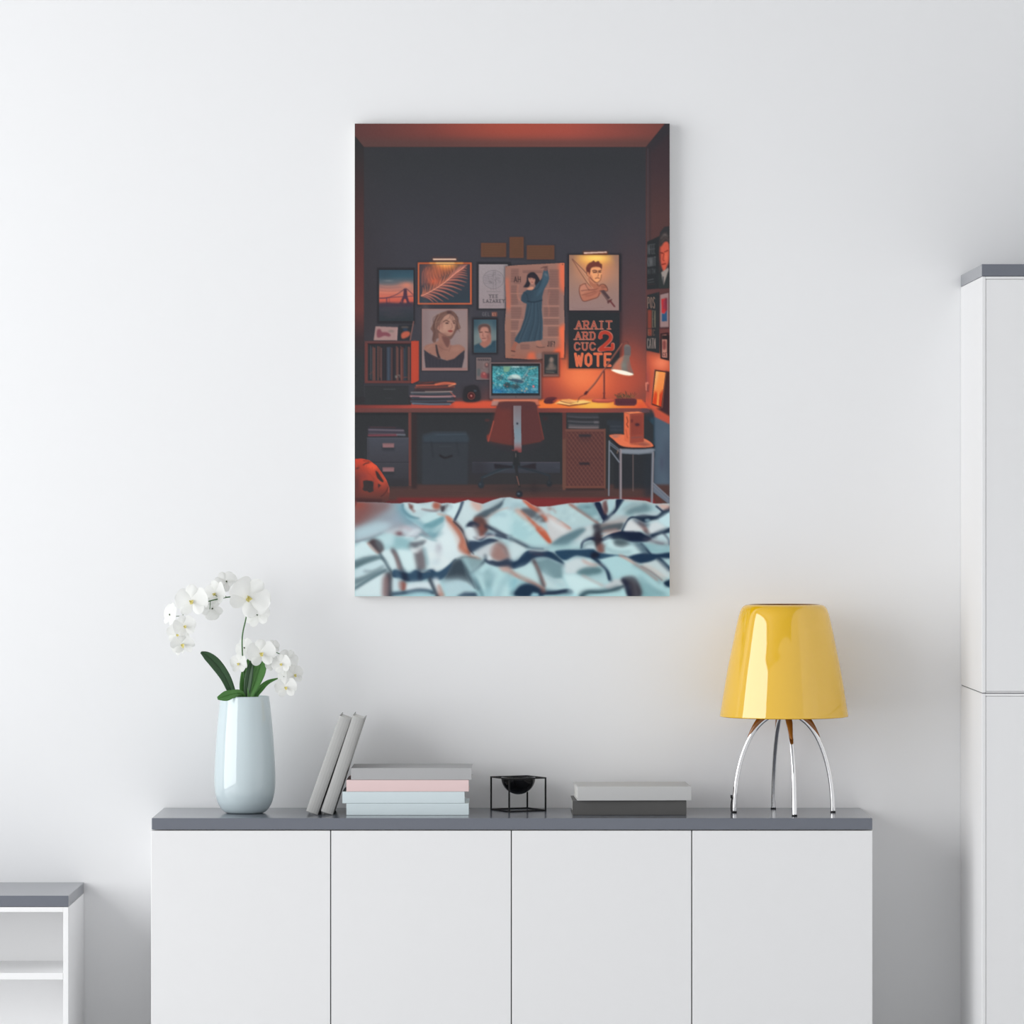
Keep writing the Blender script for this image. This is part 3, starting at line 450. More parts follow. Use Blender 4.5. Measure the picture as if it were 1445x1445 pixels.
    P([(870, 1040), (1010, 1000), (1420, 1000), (1460, 1070), (1450, 1120), (880, 1120)], (62, 70, 78), .9, 1.2); L([(1040, 1028), (1420, 1020)], .9, (78, 90, 100), .6, .4); L([(870, 1130), (1445, 1130)], 1.4, (52, 56, 62), .8, .5); L([(980, 1120), (1000, 1310)], 2, (50, 54, 58), .7, 1); L([(1300, 1120), (1330, 1290)], 2, (52, 56, 60), .7, 1); L([(1090, 1290), (1150, 1320), (1240, 1295)], 2.6, (46, 44, 46), .95, .5, 1); L([(1080, 1175), (1240, 1175)], .8, (72, 76, 82), .6, .4)
    # ---- camera, monitor, keyboard
    FR(650, 500, 9.03)
    R(10, 400, 260, 600, (58, 56, 60), .5, 2); P([(40, 440), (100, 400), (180, 395), (235, 440), (240, 590), (40, 600)], (52, 51, 54), 1, .7, 1); E(130, 530, 58, 62, (44, 44, 47), 1, .5); E(132, 530, 49, 50, (116, 70, 66), 1, .4); E(132, 530, 38, 39, (66, 44, 46), 1, .4); E(134, 532, 20, 22, (128, 52, 52), .9, .5); E(132, 530, 7, 9, (220, 190, 180), 1, .3); R(165, 455, 200, 475, (70, 82, 92), .8, .4)
    R(355, 95, 1035, 590, (48, 44, 47), .5, 1.4)
    P([(380, 105), (1010, 105), (1022, 120), (1022, 560), (1010, 572), (378, 572), (368, 558), (368, 120)], (124, 104, 104), 1, .3); R(384, 118, 1008, 528, (50, 51, 54)); GR(376, 528, 1014, 560, [(0, (96, 88, 92)), (1, (108, 96, 98))]); R(372, 560, 1018, 574, (88, 74, 76), 1, .4); E(702, 545, 6, 7, (60, 56, 60), .8, .3)
    CL([(402, 150), (986, 150), (986, 496), (402, 496)])
    GR(402, 150, 986, 496, [(0, (74, 118, 124)), (.3, (70, 150, 158)), (.7, (72, 140, 152)), (1, (58, 110, 136))])
    MIX(402, 150, 986, 496, 22, 2.2, 8, (.7, 1, 1)); MIX(402, 150, 986, 496, 26, 1.2, 9, (1, 1, 1)); MIX(402, 150, 986, 496, 12, .6, 10, (1, 1, 1))
    GL(470, 470, 90, 30, (44, 108, 150), .9); GL(900, 450, 80, 30, (50, 110, 140), .6); P([(540, 155), (640, 155), (610, 220), (550, 230)], (132, 164, 130), .8, .8); R(650, 150, 750, 168, (190, 214, 212), .9, .5); R(760, 152, 820, 166, (150, 180, 184), .7, .5)
    P([(590, 300), (640, 268), (720, 260), (790, 320), (810, 350), (760, 370), (660, 345), (610, 330)], (150, 176, 176), 1, .5, 1); P([(600, 318), (700, 315), (790, 335), (800, 362), (740, 368), (650, 345)], (62, 84, 98), 1, .5, 1); P([(640, 268), (720, 262), (760, 300), (680, 300)], (196, 214, 208), .9, .6, 1)
    P([(770, 320), (800, 260), (860, 195), (880, 205), (850, 250), (815, 330)], (64, 100, 112), 1, .4); P([(780, 300), (855, 200), (870, 205), (800, 310)], (150, 200, 200), .8, .5)
    P([(820, 290), (980, 240), (986, 300), (880, 300), (830, 320)], (78, 122, 130), .8, .9); L([(860, 190), (960, 170)], 1, (190, 190, 140), .8, .4); L([(880, 290), (980, 310)], 1.4, (120, 190, 200), .8, .5)
    E(590, 395, 46, 38, (52, 72, 78), .9, .8); E(690, 410, 60, 32, (62, 74, 80), .85, .9); E(500, 300, 50, 30, (54, 78, 88), .7, .9)
    for k in range(110):
        x, y = 405+rnd.rand()*575, 230+rnd.rand()*260; c = [(176, 214, 210), (40, 66, 76), (206, 196, 160), (50, 130, 150), (176, 110, 110)][rnd.randint(0, 5)]
        E(x, y, 3+rnd.rand()*10, 2+rnd.rand()*7, c, .65, .3)
    E(925, 410, 14, 16, (206, 70, 74), .9, .4); E(925, 410, 7, 8, (240, 200, 200), .9, .3); E(835, 440, 14, 14, (214, 206, 160), .8, .5); R(895, 430, 978, 460, (130, 180, 190), .6, .6)
    L([(405, 492), (700, 492)], .6, (120, 180, 196), .7, .3)
    CL()
    P([(410, 572), (985, 572), (1000, 655), (385, 655)], (190, 110, 88), 1, .5); P([(400, 600), (480, 590), (500, 650), (390, 655)], (168, 128, 120), .9, .8); L([(420, 590), (980, 590)], 1, (226, 140, 108), .6, .4); L([(385, 657), (460, 657)], .8, (90, 50, 50), .8, .3); L([(960, 655), (1010, 650)], .9, (80, 40, 42), .8, .3)
    # mouse
    P([(1055, 600), (1090, 560), (1160, 545), (1230, 560), (1200, 610), (1150, 632), (1080, 628)], (84, 48, 54), 1, .4, 1); L([(1080, 580), (1150, 556), (1210, 562)], .8, (130, 66, 66), .7, .4, 1); P([(1165, 605), (1225, 560), (1245, 570), (1190, 615)], (170, 76, 64), .9, .4)
    # open book
    FR(790, 480, 9.03)
    P([(-70, 812), (30, 760), (120, 752), (200, 770), (300, 760), (405, 790), (330, 815), (130, 842), (0, 820)], (244, 186, 112), 1, .3); P([(-60, 810), (0, 806), (120, 828), (220, 812), (400, 792), (330, 818), (120, 848)], (120, 62, 44), .8, .4)
    P([(-40, 800), (30, 770), (130, 800), (120, 826), (0, 808)], (250, 200, 128), 1, .4); P([(0, 775), (110, 762), (190, 790), (130, 806), (20, 790)], (220, 150, 92), .8, .5); L([(0, 775), (120, 806), (240, 786)], .8, (110, 60, 44), .9, .3, 1); L([(20, 760), (220, 762)], .8, (226, 110, 60), .7, .4); P([(140, 810), (260, 775), (390, 790), (240, 815)], (250, 206, 122), .9, .4)
    # lamp
    E(545, 768, 140, 22, (130, 62, 56), 1, .4); P([(405, 765), (410, 790), (480, 800), (620, 800), (688, 785), (688, 765)], (170, 78, 66), 1, .4); E(546, 762, 138, 18, (196, 92, 74), 1, .4); GL(480, 760, 50, 10, (226, 112, 86), .7)
    L([(562, 400), (562, 740)], 2.0, (86, 50, 52), 1, .2); L([(552, 420), (552, 700)], .7, (210, 116, 92), .8, .2); E(562, 680, 14, 20, (120, 62, 58), 1, .3); L([(540, 745), (585, 745)], 1, (100, 52, 50), .7, .3)
    L([(315, 690), (445, 550), (560, 380), (640, 270), (800, 45)], 2.2, (104, 66, 64), 1, .2, 1, 1.8); L([(308, 688), (440, 545), (552, 378), (632, 265), (795, 40)], .7, (216, 128, 98), .9, .2, 1); P([(300, 690), (330, 650), (365, 655), (335, 700)], (84, 48, 50), 1, .4); L([(318, 700), (290, 706), (250, 730), (238, 760)], .9, (110, 56, 52), .9, .2, 1); L([(240, 740), (222, 795)], .7, (120, 76, 56), .9, .2)
    L([(800, 40), (830, 15), (862, 25), (875, 55)], 1.4, (104, 68, 66), .9, .2, 1)
    P([(818, 80), (850, 55), (895, 80), (900, 180), (885, 230), (900, 330), (935, 435), (870, 450), (760, 420), (656, 380), (690, 310), (760, 230), (815, 190)], (120, 112, 106), 1, .3, 1)
    P([(656, 380), (690, 310), (760, 230), (812, 195), (790, 300), (780, 410)], (206, 112, 86), .8, 1.4); P([(870, 240), (895, 300), (935, 430), (880, 440), (850, 330)], (150, 94, 84), .7, 1.2); P([(820, 80), (895, 80), (898, 190), (820, 190)], (92, 88, 90), .95, .6)
    for k in range(4): L([(832+k*17, 82), (832+k*17, 178)], .6, (150, 140, 136), .6, .2)
    GL(810, 320, 40, 50, (130, 132, 124), .7)
    P([(655, 382), (700, 374), (800, 388), (880, 410), (936, 436), (900, 450), (830, 446), (740, 424), (680, 400)], (255, 246, 226), 1, .3, 1); L([(652, 380), (680, 400), (740, 426), (830, 450), (905, 452), (938, 438)], .7, (244, 170, 120), .8, .3, 1)
    # planter
    GL(835, 770, 90, 60, (130, 64, 56), .4)
    P([(690, 752), (740, 742), (940, 742), (978, 758), (976, 815), (945, 838), (730, 836), (690, 822)], (92, 54, 60), 1, .35); P([(690, 755), (700, 750), (705, 830), (690, 822)], (190, 84, 70), .8, .4); L([(720, 790), (970, 792)], 2, (78, 48, 56), .6, .8)
    for k in range(80):
        x, y = 725+rnd.rand()*230, 745-rnd.rand()*20; q = (rnd.rand()-.5)*2.4; ln = 30+rnd.rand()*62*(1-abs(x-840)/260)
        L([(x, y), (x+np.sin(q)*ln, y-np.cos(q)*ln)], .7, [(104, 82, 60), (70, 62, 56), (150, 96, 66), (64, 56, 54)][rnd.randint(0, 4)], .8, .15, 0, .3)
    # ---- cupboard with woven doors, magazines
    for k, (y, c) in enumerate(((955, (66, 66, 72)), (985, (84, 84, 90)), (1015, (58, 58, 62)), (1045, (92, 92, 98)), (1075, (60, 62, 68)), (1095, (100, 96, 100)), (1118, (112, 104, 108)))):
        L([(95+k*4, y-12), (280, y), (480+5*(k % 3), y)], 2.4, c, .8, .5, 1)
    R(430, 1035, 500, 1062, (118, 112, 116), .6, .7); L([(110, 1115), (490, 1115)], 1.6, (124, 112, 112), .8, .3)
    P([(600, 1020), (810, 1030), (810, 1180), (600, 1180)], (56, 60, 66), 1, .8); L([(640, 1100), (780, 1100)], 1, (76, 82, 90), .8, .5); L([(640, 1145), (790, 1145)], 1, (70, 76, 84), .8, .5)
    R(72, 1135, 580, 1900, (104, 70, 64), 1, .3)
    FR(720, 620, 6.02)
    R(455, 0, 806, 412, (108, 74, 66), 1, .3); R(472, 0, 795, 402, (92, 62, 60), 1, .3); R(444, 0, 470, 432, (104, 74, 66), 1, .3)
    L([(806, 0), (806, 412)], 2.2, (120, 78, 68), 1, .2); L([(472, 408), (806, 408)], 2, (120, 76, 66), 1, .2)
    FR(790, 480, 9.03); R(84, 1168, 560, 1800, (92, 62, 60), 1, .3); L([(575, 1140), (575, 1862)], 2.2, (118, 78, 68), 1, .2); L([(75, 1150), (580, 1150)], 2.6, (112, 76, 70), 1, .2)
    CL([(92, 1178), (552, 1178), (552, 1864), (92, 1864)])
    for k in range(-20, 22):
        L([(92+k*52, 1178), (92+k*52+520, 1878)], .75, (122, 80, 72), .6, .15); L([(92+k*52+520, 1178), (92+k*52, 1878)], .75, (118, 78, 70), .6, .15)
        L([(92+k*52+26, 1178), (92+k*52+546, 1878)], .7, (74, 50, 52), .45, .2)
    CL()
    R(240, 1200, 395, 1238, (56, 54, 58), 1, .6); R(240, 1232, 395, 1290, (74, 56, 58), .5, 2); R(84, 1505, 560, 1516, (84, 58, 58), .6, .6)
    R(243, 1558, 380, 1592, (56, 50, 54), 1, .6)
    FR(0, 0, 1); R(798, 689, 853, 692, (50, 46, 48), .7, .8)
    # dark gap right of the cupboard
    R(854.5, 600, 860, 690, (52, 54, 56), .9, .8); R(866, 640, 918, 690, (50, 52, 56), .9, 1.5)
    # ---- side table with wooden speaker box
    FR(790, 480, 9.03)
    R(1075, 1330, 1190, 2000, (50, 54, 60), .8, 3)
    P([(628, 1215), (800, 1200), (1080, 1260), (1200, 1340), (1195, 1372), (1100, 1392), (880, 1395), (760, 1376)], (48, 44, 48), 1, .3, 1)
    P([(632, 1212), (820, 1205), (1080, 1258), (1190, 1345), (1100, 1368), (900, 1368), (775, 1345), (690, 1275)], (222, 116, 82), 1, .3, 1); P([(640, 1213), (790, 1208), (700, 1250)], (150, 110, 104), .8, 1); P([(1060, 1270), (1180, 1340), (1080, 1360), (1000, 1330)], (170, 108, 90), .7, 1)
    P([(888, 1300), (1065, 1310), (1160, 1335), (1080, 1350), (900, 1330)], (120, 60, 56), .6, 1)
    P([(815, 920), (1000, 912), (1068, 930), (890, 942)], (236, 132, 90), 1, .3); P([(815, 920), (888, 942), (886, 1312), (818, 1285)], (214, 106, 74), 1, .3); P([(888, 940), (1068, 928), (1070, 1300), (886, 1314)], (150, 74, 62), 1, .3)
    P([(905, 965), (1050, 955), (1052, 1200), (905, 1215)], (132, 66, 58), .8, .8); E(985, 1078, 30, 20, (72, 48, 54), 1, .5); E(915, 1030, 14, 24, (90, 50, 52), .8, .6); L([(915, 1245), (1045, 1238)], 2, (120, 78, 76), .8, .5); L([(888, 945), (886, 1310)], .7, (236, 136, 96), .8, .3)
    L([(850, 980), (865, 1040), (850, 1070), (868, 1110)], 1.1, (110, 50, 42), .9, .3, 1); L([(840, 1140), (860, 1250)], .9, (160, 70, 54), .7, .4)
    FR(720, 620, 6.02)
    leg = (128, 134, 144)
    P([(845, 20), (930, 88), (1215, 82), (1215, 118), (1090, 130), (945, 122), (845, 50)], (104, 112, 122), 1, .3)
    P([(945, 82), (1090, 90), (1215, 80), (1215, 104), (1090, 120), (945, 114)], (132, 138, 146), .9, .5, 1)
    L([(840, 15), (836, 478)], 1.8, leg, 1, .2); L([(936, 90), (936, 520)], 3.2, (150, 140, 144), 1, .2); L([(930, 90), (930, 520)], .8, (84, 80, 86), .9, .2); L([(1210, 110), (1200, 560)], 2.8, (120, 124, 134), 1, .2); L([(1216, 110), (1206, 560)], .8, (170, 150, 148), .8, .2); L([(1042, 130), (1042, 440)], 1, (132, 110, 106), .9, .2); L([(850, 95), (925, 195)], 1.8, (124, 130, 140), 1, .3); L([(850, 40), (925, 95)], 1.2, (58, 60, 66), .8, .4); L([(906, 120), (916, 90)], 1, (170, 130, 110), .8, .3)
    # skirting on the right wall
    P([(1215, 370), (1357, 500), (1357, 560), (1215, 450)], (104, 112, 124), 1, .4); L([(1215, 372), (1357, 500)], .9, (150, 150, 158), .8, .3); L([(1215, 400), (1350, 530)], .7, (140, 136, 144), .7, .3); P([(1215, 460), (1310, 545), (1230, 545)], (92, 58, 54), 1, .6)
    GL(1285, 200, 22, 70, (76, 80, 96), .7)
    # ---- office chair
    FR(650, 500, 9.03)
    E(335, 842, 32, 16, (96, 58, 58), .7, .8); E(1075, 820, 36, 22, (70, 50, 52), .8, 1.2); P([(330, 1040), (360, 1010), (360, 1110), (335, 1100)], (150, 66, 58), .9, .6)
    P([(380, 1110), (700, 1150), (1040, 1110), (1000, 1170), (720, 1260), (450, 1190)], (58, 56, 60), .9, 1.4, 1)
    P([(480, 620), (560, 608), (880, 608), (950, 622), (975, 670), (1010, 860), (1060, 1090), (1020, 1110), (900, 1130), (700, 1160), (520, 1130), (390, 1105), (345, 1115), (345, 1100), (420, 840), (455, 670)], (92, 58, 58), 1, .3)
    P([(455, 670), (640, 680), (660, 1150), (520, 1128), (350, 1105), (420, 840)], (108, 60, 56), .8, 2.6); P([(460, 660), (500, 622), (940, 622), (975, 680), (930, 700), (520, 700)], (86, 58, 60), .6, 2); L([(420, 850), (348, 1112)], 1.1, (196, 92, 74), .9, .2); L([(972, 670), (1012, 870), (1056, 1080)], .9, (150, 72, 62), .8, .3, 1); L([(480, 618), (560, 606), (880, 606), (945, 620)], 1, (70, 46, 48), .9, .3, 1); L([(390, 1105), (700, 1158), (1020, 1110)], 1.4, (120, 60, 52), .6, .6, 1)
    R(655, 650, 668, 1180, (76, 50, 52), .7, .5)
    CL([(670, 655), (770, 655), (766, 860), (770, 1060), (774, 1250), (680, 1258), (682, 1060), (670, 860)])
    GR(660, 650, 780, 1262, [(0, (122, 110, 114)), (.3, (128, 126, 132)), (.55, (120, 136, 146)), (.75, (128, 140, 150)), (.85, (136, 116, 120)), (.93, (132, 76, 76)), (1, (120, 66, 66))])
    L([(676, 650), (676, 1255)], 1, (160, 150, 152), .6, .5); CL(); E(720, 884, 12, 14, (40, 44, 54), 1, .3)
    L([(655, 1222), (676, 1226)], 1, (150, 64, 60), .8, .4)
    FR(660, 620, 10.32)
    L([(700, 200), (705, 400)], 7, (50, 52, 54), 1, .5); L([(697, 205), (697, 260)], .8, (150, 130, 126), .7, .3); R(655, 330, 760, 400, (50, 52, 54), 1, .7)
    L([(660, 400), (480, 440), (200, 560)], 4.2, (54, 62, 68), 1, .4, 1, 2.6); L([(620, 420), (470, 465), (230, 560)], 1, (74, 82, 90), .7, .4, 1); L([(740, 400), (960, 460), (1190, 530)], 3.4, (52, 58, 64), 1, .4, 1, 2.6); P([(380, 355), (650, 390), (650, 420), (390, 430)], (48, 46, 50), .9, .8); P([(740, 400), (990, 345), (990, 440)], (50, 46, 50), .9, .8)
    L([(700, 400), (720, 530), (750, 690)], 4.2, (52, 52, 54), 1, .4, 1, 3.4); L([(712, 540), (745, 670)], 1, (170, 110, 96), .8, .4)
    E(192, 668, 46, 50, (50, 56, 62), 1, .5); E(180, 655, 12, 14, (80, 92, 104), .8, .5); E(748, 800, 50, 50, (46, 50, 56), 1, .5); E(738, 795, 18, 10, (120, 140, 156), .8, .5); E(1185, 650, 42, 44, (48, 52, 56), 1, .6); E(1182, 628, 10, 10, (84, 94, 104), .8, .5); L([(210, 590), (200, 640)], 2.4, (52, 58, 64), 1, .4); L([(1190, 540), (1190, 620)], 2.4, (52, 56, 60), 1, .4)
    GL(960, 700, 60, 90, (56, 50, 52), .5)
    # ---- carved lantern / ball
    FR(500, 620, 14.45)
    R(0, 600, 240, 1270, (54, 52, 54), .8, 3)
    CL([(10, 400), (150, 395), (300, 430), (450, 540), (560, 690), (650, 830), (705, 980), (715, 1100), (690, 1250), (560, 1330), (10, 1330)], 0)
    GR(0, 390, 720, 1320, [(0, (190, 76, 60)), (.3, (176, 72, 58)), (.6, (140, 66, 58)), (.85, (98, 62, 58)), (1, (76, 56, 56))])
    GL(360, 560, 130, 120, (222, 88, 64), .9); GL(560, 800, 90, 130, (206, 88, 66), .8); GL(180, 740, 110, 100, (138, 66, 62), .8); GL(40, 900, 90, 280, (88, 58, 58), .8); GL(60, 440, 120, 50, (196, 70, 56), .7)
    L([(180, 440), (260, 445), (330, 470)], 1, (96, 44, 42), .8, .4, 1); L([(180, 525), (220, 495), (290, 480)], 1.5, (70, 48, 48), .9, .3, 1); P([(20, 590), (90, 570), (100, 590), (40, 615)], (66, 52, 52), .9, .5)
    P([(425, 655), (470, 665), (540, 770), (590, 850), (575, 880), (520, 850), (460, 780)], (60, 54, 54), 1, .4, 1); P([(170, 850), (240, 835), (340, 850), (390, 870), (380, 1000), (390, 1060), (340, 1080), (300, 1090), (250, 1055), (220, 1065), (160, 1030), (180, 960)], (57, 56, 57), 1, .35); P([(478, 905), (510, 920), (545, 945), (510, 970), (480, 1010)], (72, 54, 54), 1, .4); L([(540, 1170), (600, 1120), (650, 1060), (690, 970)], 1.2, (72, 50, 50), .9, .3, 1); L([(640, 830), (690, 930), (700, 1080)], 1, (200, 100, 84), .6, .4, 1)
    for k in range(26): L([(60+k*22, 470+rnd.rand()*60+k*6), (90+k*20, 560+rnd.rand()*60+k*10)], .5, (110, 52, 48), .45, .25)
    for k in range(14): L([(30+k*10, 640+k*30), (130+k*22, 620+k*34)], .5, (120, 58, 54), .4, .25)
    L([(390, 820), (380, 880)], 1.6, (120, 70, 66), .6, .6); L([(300, 700), (400, 820)], 1, (120, 60, 54), .6, .5)
    CL()
    P([(10, 1200), (560, 1230), (560, 1290), (10, 1290)], (70, 50, 52), .8, 1)
    bed(rnd)

def bed(rnd):
    A = lambda: FR(490, 620, 6.283)
    B = lambda: FR(720, 620, 6.02)
    FR(0, 0, 1)
    tA = [(70, 560), (180, 563), (300, 565), (400, 572), (470, 572), (500, 562), (540, 560), (620, 570), (700, 563), (760, 553), (830, 570), (880, 565), (950, 570), (1010, 555), (1070, 537), (1130, 560), (1200, 575), (1290, 540), (1360, 520), (1440, 514)]
    tB = [(40, 505), (90, 510), (130, 520), (180, 555), (230, 575), (330, 572), (400, 560), (500, 545), (600, 540), (700, 538), (760, 530), (800, 512), (900, 508), (1000, 512), (1150, 525), (1210, 545), (1240, 548), (1360, 545)]
    top = [(490+x/6.283, 620+y/6.283) for x, y in tA]+[(720+x/6.02, 620+y/6.02) for x, y in tB]
    CL(top+[(950, 860), (495, 860)], 0, .25)
    GR(500, 700, 946, 842, [(0, (180, 196, 200)), (.3, (184, 206, 210)), (.7, (176, 204, 208)), (1, (176, 212, 216))])
    W, SH, TL, NV, OR, RD, GY = (208, 228, 230), (112, 128, 134), (130, 172, 180), (60, 74, 94), (196, 120, 100), (120, 84, 82), (96, 100, 106)
    A()
    # flat sheet at the left
    P([(70, 555), (490, 565), (520, 700), (800, 880), (500, 860), (320, 830), (180, 880), (70, 920)], (160, 164, 172), 1, .8)
    P([(60, 550), (330, 562), (360, 620), (200, 720), (60, 780)], (136, 84, 82), .95, 3.5); P([(60, 600), (160, 600), (120, 700), (60, 740)], (146, 80, 76), .7, 3); P([(380, 570), (480, 575), (520, 690), (700, 840), (560, 800), (430, 700)], (140, 170, 180), .8, 2.5)
    P([(80, 790), (300, 720), (420, 740), (330, 820), (180, 880), (70, 900)], (172, 182, 190), .9, 3)
    P([(300, 830), (440, 780), (520, 800), (480, 860), (340, 860)], (196, 204, 208), .8, 2); GL(460, 838, 28, 18, (128, 106, 112), .8); P([(480, 780), (560, 790), (640, 830), (620, 880), (500, 850)], (206, 218, 222), .7, 2)
    # top-left bunch
    P([(490, 575), (540, 560), (640, 575), (700, 640), (640, 700), (560, 690), (500, 640)], (200, 216, 218), .9, 1.2); L([(490, 580), (480, 620), (540, 680), (620, 700)], 2, (92, 124, 136), .8, 1, 1); E(565, 600, 18, 20, (120, 84, 80), .9, 1.4); L([(545, 570), (565, 620), (590, 650)], 1.6, (140, 120, 120), .7, 1, 1)
    P([(640, 590), (760, 560), (830, 590), (820, 640), (740, 640), (680, 620)], (196, 214, 216), .8, 1.5); E(785, 590, 28, 30, (176, 116, 100), .9, 2); L([(680, 630), (760, 640), (820, 625)], 1.6, (120, 118, 124), .8, .9, 1)
    P([(660, 650), (800, 650), (860, 700), (760, 740), (680, 770), (650, 710)], (196, 220, 222), .9, 1.4); P([(670, 770), (760, 720), (850, 690), (840, 740), (760, 790), (700, 800)], (124, 166, 174), .9, 1.4, 1); P([(680, 800), (800, 790), (850, 760), (840, 880), (790, 900), (740, 860)], (126, 164, 172), .8, 2); P([(740, 830), (830, 840), (790, 890)], (96, 134, 146), .8, 1.4)
    P([(830, 600), (880, 580), (860, 640), (830, 645)], (80, 72, 80), .9, 1)
    P([(870, 570), (960, 570), (1010, 560), (950, 700), (880, 660), (860, 640)], (206, 224, 226), 1, .9); L([(1022, 560), (1000, 620), (950, 720)], 4.6, (82, 100, 118), .95, .7, 1, 3); P([(1040, 550), (1130, 560), (1190, 580), (1140, 680), (1080, 720), (1020, 800), (970, 730)], (198, 214, 216), 1, 1); P([(1090, 545), (1200, 580), (1160, 640), (1100, 570)], (208, 160, 146), .7, 1.6)
    # big lit fold
    P([(640, 830), (760, 900), (860, 760), (870, 680), (960, 740), (1040, 870), (1090, 1010), (1160, 1040), (1060, 1040), (960, 1060), (880, 1130), (760, 1180), (700, 1040), (560, 960), (600, 880)], (214, 226, 228), 1, 1.6)
    P([(870, 690), (900, 690), (990, 790), (1040, 880), (1090, 1010), (1060, 1020), (990, 950), (1000, 880), (930, 770)], (192, 128, 108), .95, 1.4, 1); L([(940, 730), (1010, 800), (1050, 880), (1075, 960), (1120, 1020)], 1.8, (76, 72, 80), .9, .8, 1); L([(870, 690), (930, 710)], 1.5, (214, 150, 126), .7, .8)
    P([(1060, 1020), (1150, 1040), (1200, 1070), (1080, 1065)], (206, 142, 120), .9, 1.2); GL(815, 960, 22, 30, (170, 170, 178), .7)
    L([(640, 840), (720, 880), (790, 900)], 2.4, (126, 160, 168), .8, 1.4, 1); P([(240, 880), (330, 840), (520, 890), (560, 930), (690, 900), (640, 960), (540, 980), (440, 980), (360, 960), (290, 990)], (160, 194, 198), .9, 2)
    P([(270, 870), (380, 840), (420, 880), (380, 940), (290, 920)], (206, 226, 228), .8, 2.4)
    P([(180, 930), (230, 890), (300, 930), (320, 990), (280, 1010), (220, 960)], (104, 92, 94), 1, 1.4, 1); L([(180, 935), (220, 965), (270, 1010)], 2, (160, 104, 90), .8, 1, 1); P([(540, 920), (640, 920), (700, 895), (660, 940), (590, 960)], (110, 108, 116), .8, 1.4)
    L([(70, 910), (150, 890), (220, 870), (300, 835)], 2.4, (120, 130, 138), .8, 1.2, 1)
    P([(60, 960), (130, 910), (210, 930), (270, 1010), (280, 1040), (140, 1050), (60, 1080)], (208, 226, 228), 1, 1.4); P([(60, 1080), (140, 1050), (250, 1030), (320, 1050), (360, 1110), (300, 1070), (180, 1100), (60, 1140)], (116, 136, 142), 1, 1.4); P([(60, 1160), (160, 1120), (300, 1065), (350, 1120), (370, 1170), (260, 1190), (120, 1260), (60, 1290)], (198, 216, 220), 1, 1.8)
    P([(60, 1240), (150, 1210), (300, 1130), (320, 1150), (200, 1230), (60, 1320)], (120, 138, 144), .9, 1.8); P([(60, 1300), (180, 1240), (320, 1180), (370, 1200), (340, 1400), (60, 1400)], (212, 228, 230), 1, 1.6); L([(60, 1330), (200, 1240), (340, 1160)], 2, (92, 112, 122), .7, 1.4, 1)
    L([(290, 1010), (330, 1080), (380, 1160), (400, 1200)], 3, (84, 90, 98), .9, 1.2, 1); P([(300, 1000), (380, 980), (430, 1060), (470, 1150), (400, 1160), (350, 1090)], (210, 224, 226), 1, 1.2)
    L([(400, 990), (440, 1050), (480, 1150)], 4.4, (120, 112, 116), .85, 1.6, 1); P([(440, 980), (560, 990), (600, 1020), (620, 1160), (520, 1170), (480, 1080)], (208, 226, 228), 1, 1.4); P([(590, 1000), (660, 960), (700, 1060), (690, 1160), (620, 1165)], (124, 120, 124), .85, 2.2); P([(690, 1000), (800, 1000), (900, 1080), (860, 1160), (760, 1180), (700, 1150)], (220, 230, 230), .9, 2); P([(560, 970), (640, 960), (620, 1010), (570, 1010)], (226, 232, 232), .8, 1.4)
    # navy band lower left
    P([(400, 1170), (430, 1160), (540, 1190), (600, 1160), (660, 1185), (740, 1155), (800, 1180), (880, 1130), (960, 1060), (940, 1120), (870, 1220), (800, 1250), (720, 1235), (640, 1260), (560, 1265), (470, 1235), (400, 1225)], (74, 96, 116), 1, 1, 1)
    P([(480, 1190), (530, 1190), (560, 1265), (500, 1250)], (56, 62, 78), .8, 1.4); P([(630, 1180), (660, 1185), (660, 1250), (620, 1250)], (58, 66, 84), .7, 1.4)
    P([(940, 1080), (990, 1060), (1020, 1120), (1060, 1220), (1120, 1320), (1000, 1260), (860, 1240)], (96, 104, 112), 1, 1.4); P([(960, 1070), (1010, 1110), (1040, 1190), (960, 1190), (900, 1220)], (78, 92, 102), .8, 1.4); L([(1000, 1080), (1080, 1230), (1130, 1320)], 2.4, (70, 78, 92), .9, 1, 1)
    P([(1010, 1055), (1080, 1050), (1200, 1080), (1200, 1110), (1100, 1190), (1060, 1200)], (140, 166, 172), .95, 1.4); L([(1100, 1190), (1180, 1120), (1230, 1060)], 2, (84, 100, 112), .9, 1, 1); L([(1010, 1050), (1070, 1045), (1140, 1055)], 1, (90, 100, 108), .8, .7, 1)
    # bottom left
    L([(360, 1200), (375, 1290), (370, 1400)], 7, (78, 82, 92), .85, 2, 1); P([(320, 1230), (370, 1220), (350, 1400), (310, 1400)], (150, 110, 108), .6, 2.4); P([(390, 1240), (450, 1240), (470, 1330), (400, 1350)], (196, 214, 218), 1, 1.8); P([(460, 1260), (520, 1280), (520, 1330), (490, 1350), (460, 1320)], (150, 96, 88), .9, 1.8, 1)
    P([(520, 1290), (640, 1270), (740, 1260), (760, 1330), (640, 1350), (520, 1350)], (208, 220, 224), 1, 1.8); L([(400, 1375), (520, 1360), (620, 1345), (700, 1350), (760, 1365)], 3.2, (76, 96, 114), .9, 1.4, 1); L([(730, 1240), (760, 1310), (800, 1390)], 4, (74, 82, 94), .9, 1.4, 1); P([(740, 1240), (800, 1230), (850, 1390), (800, 1380)], (216, 226, 228), .9, 1.8); P([(790, 1300), (850, 1390), (800, 1400)], (190, 120, 100), .7, 1.8)
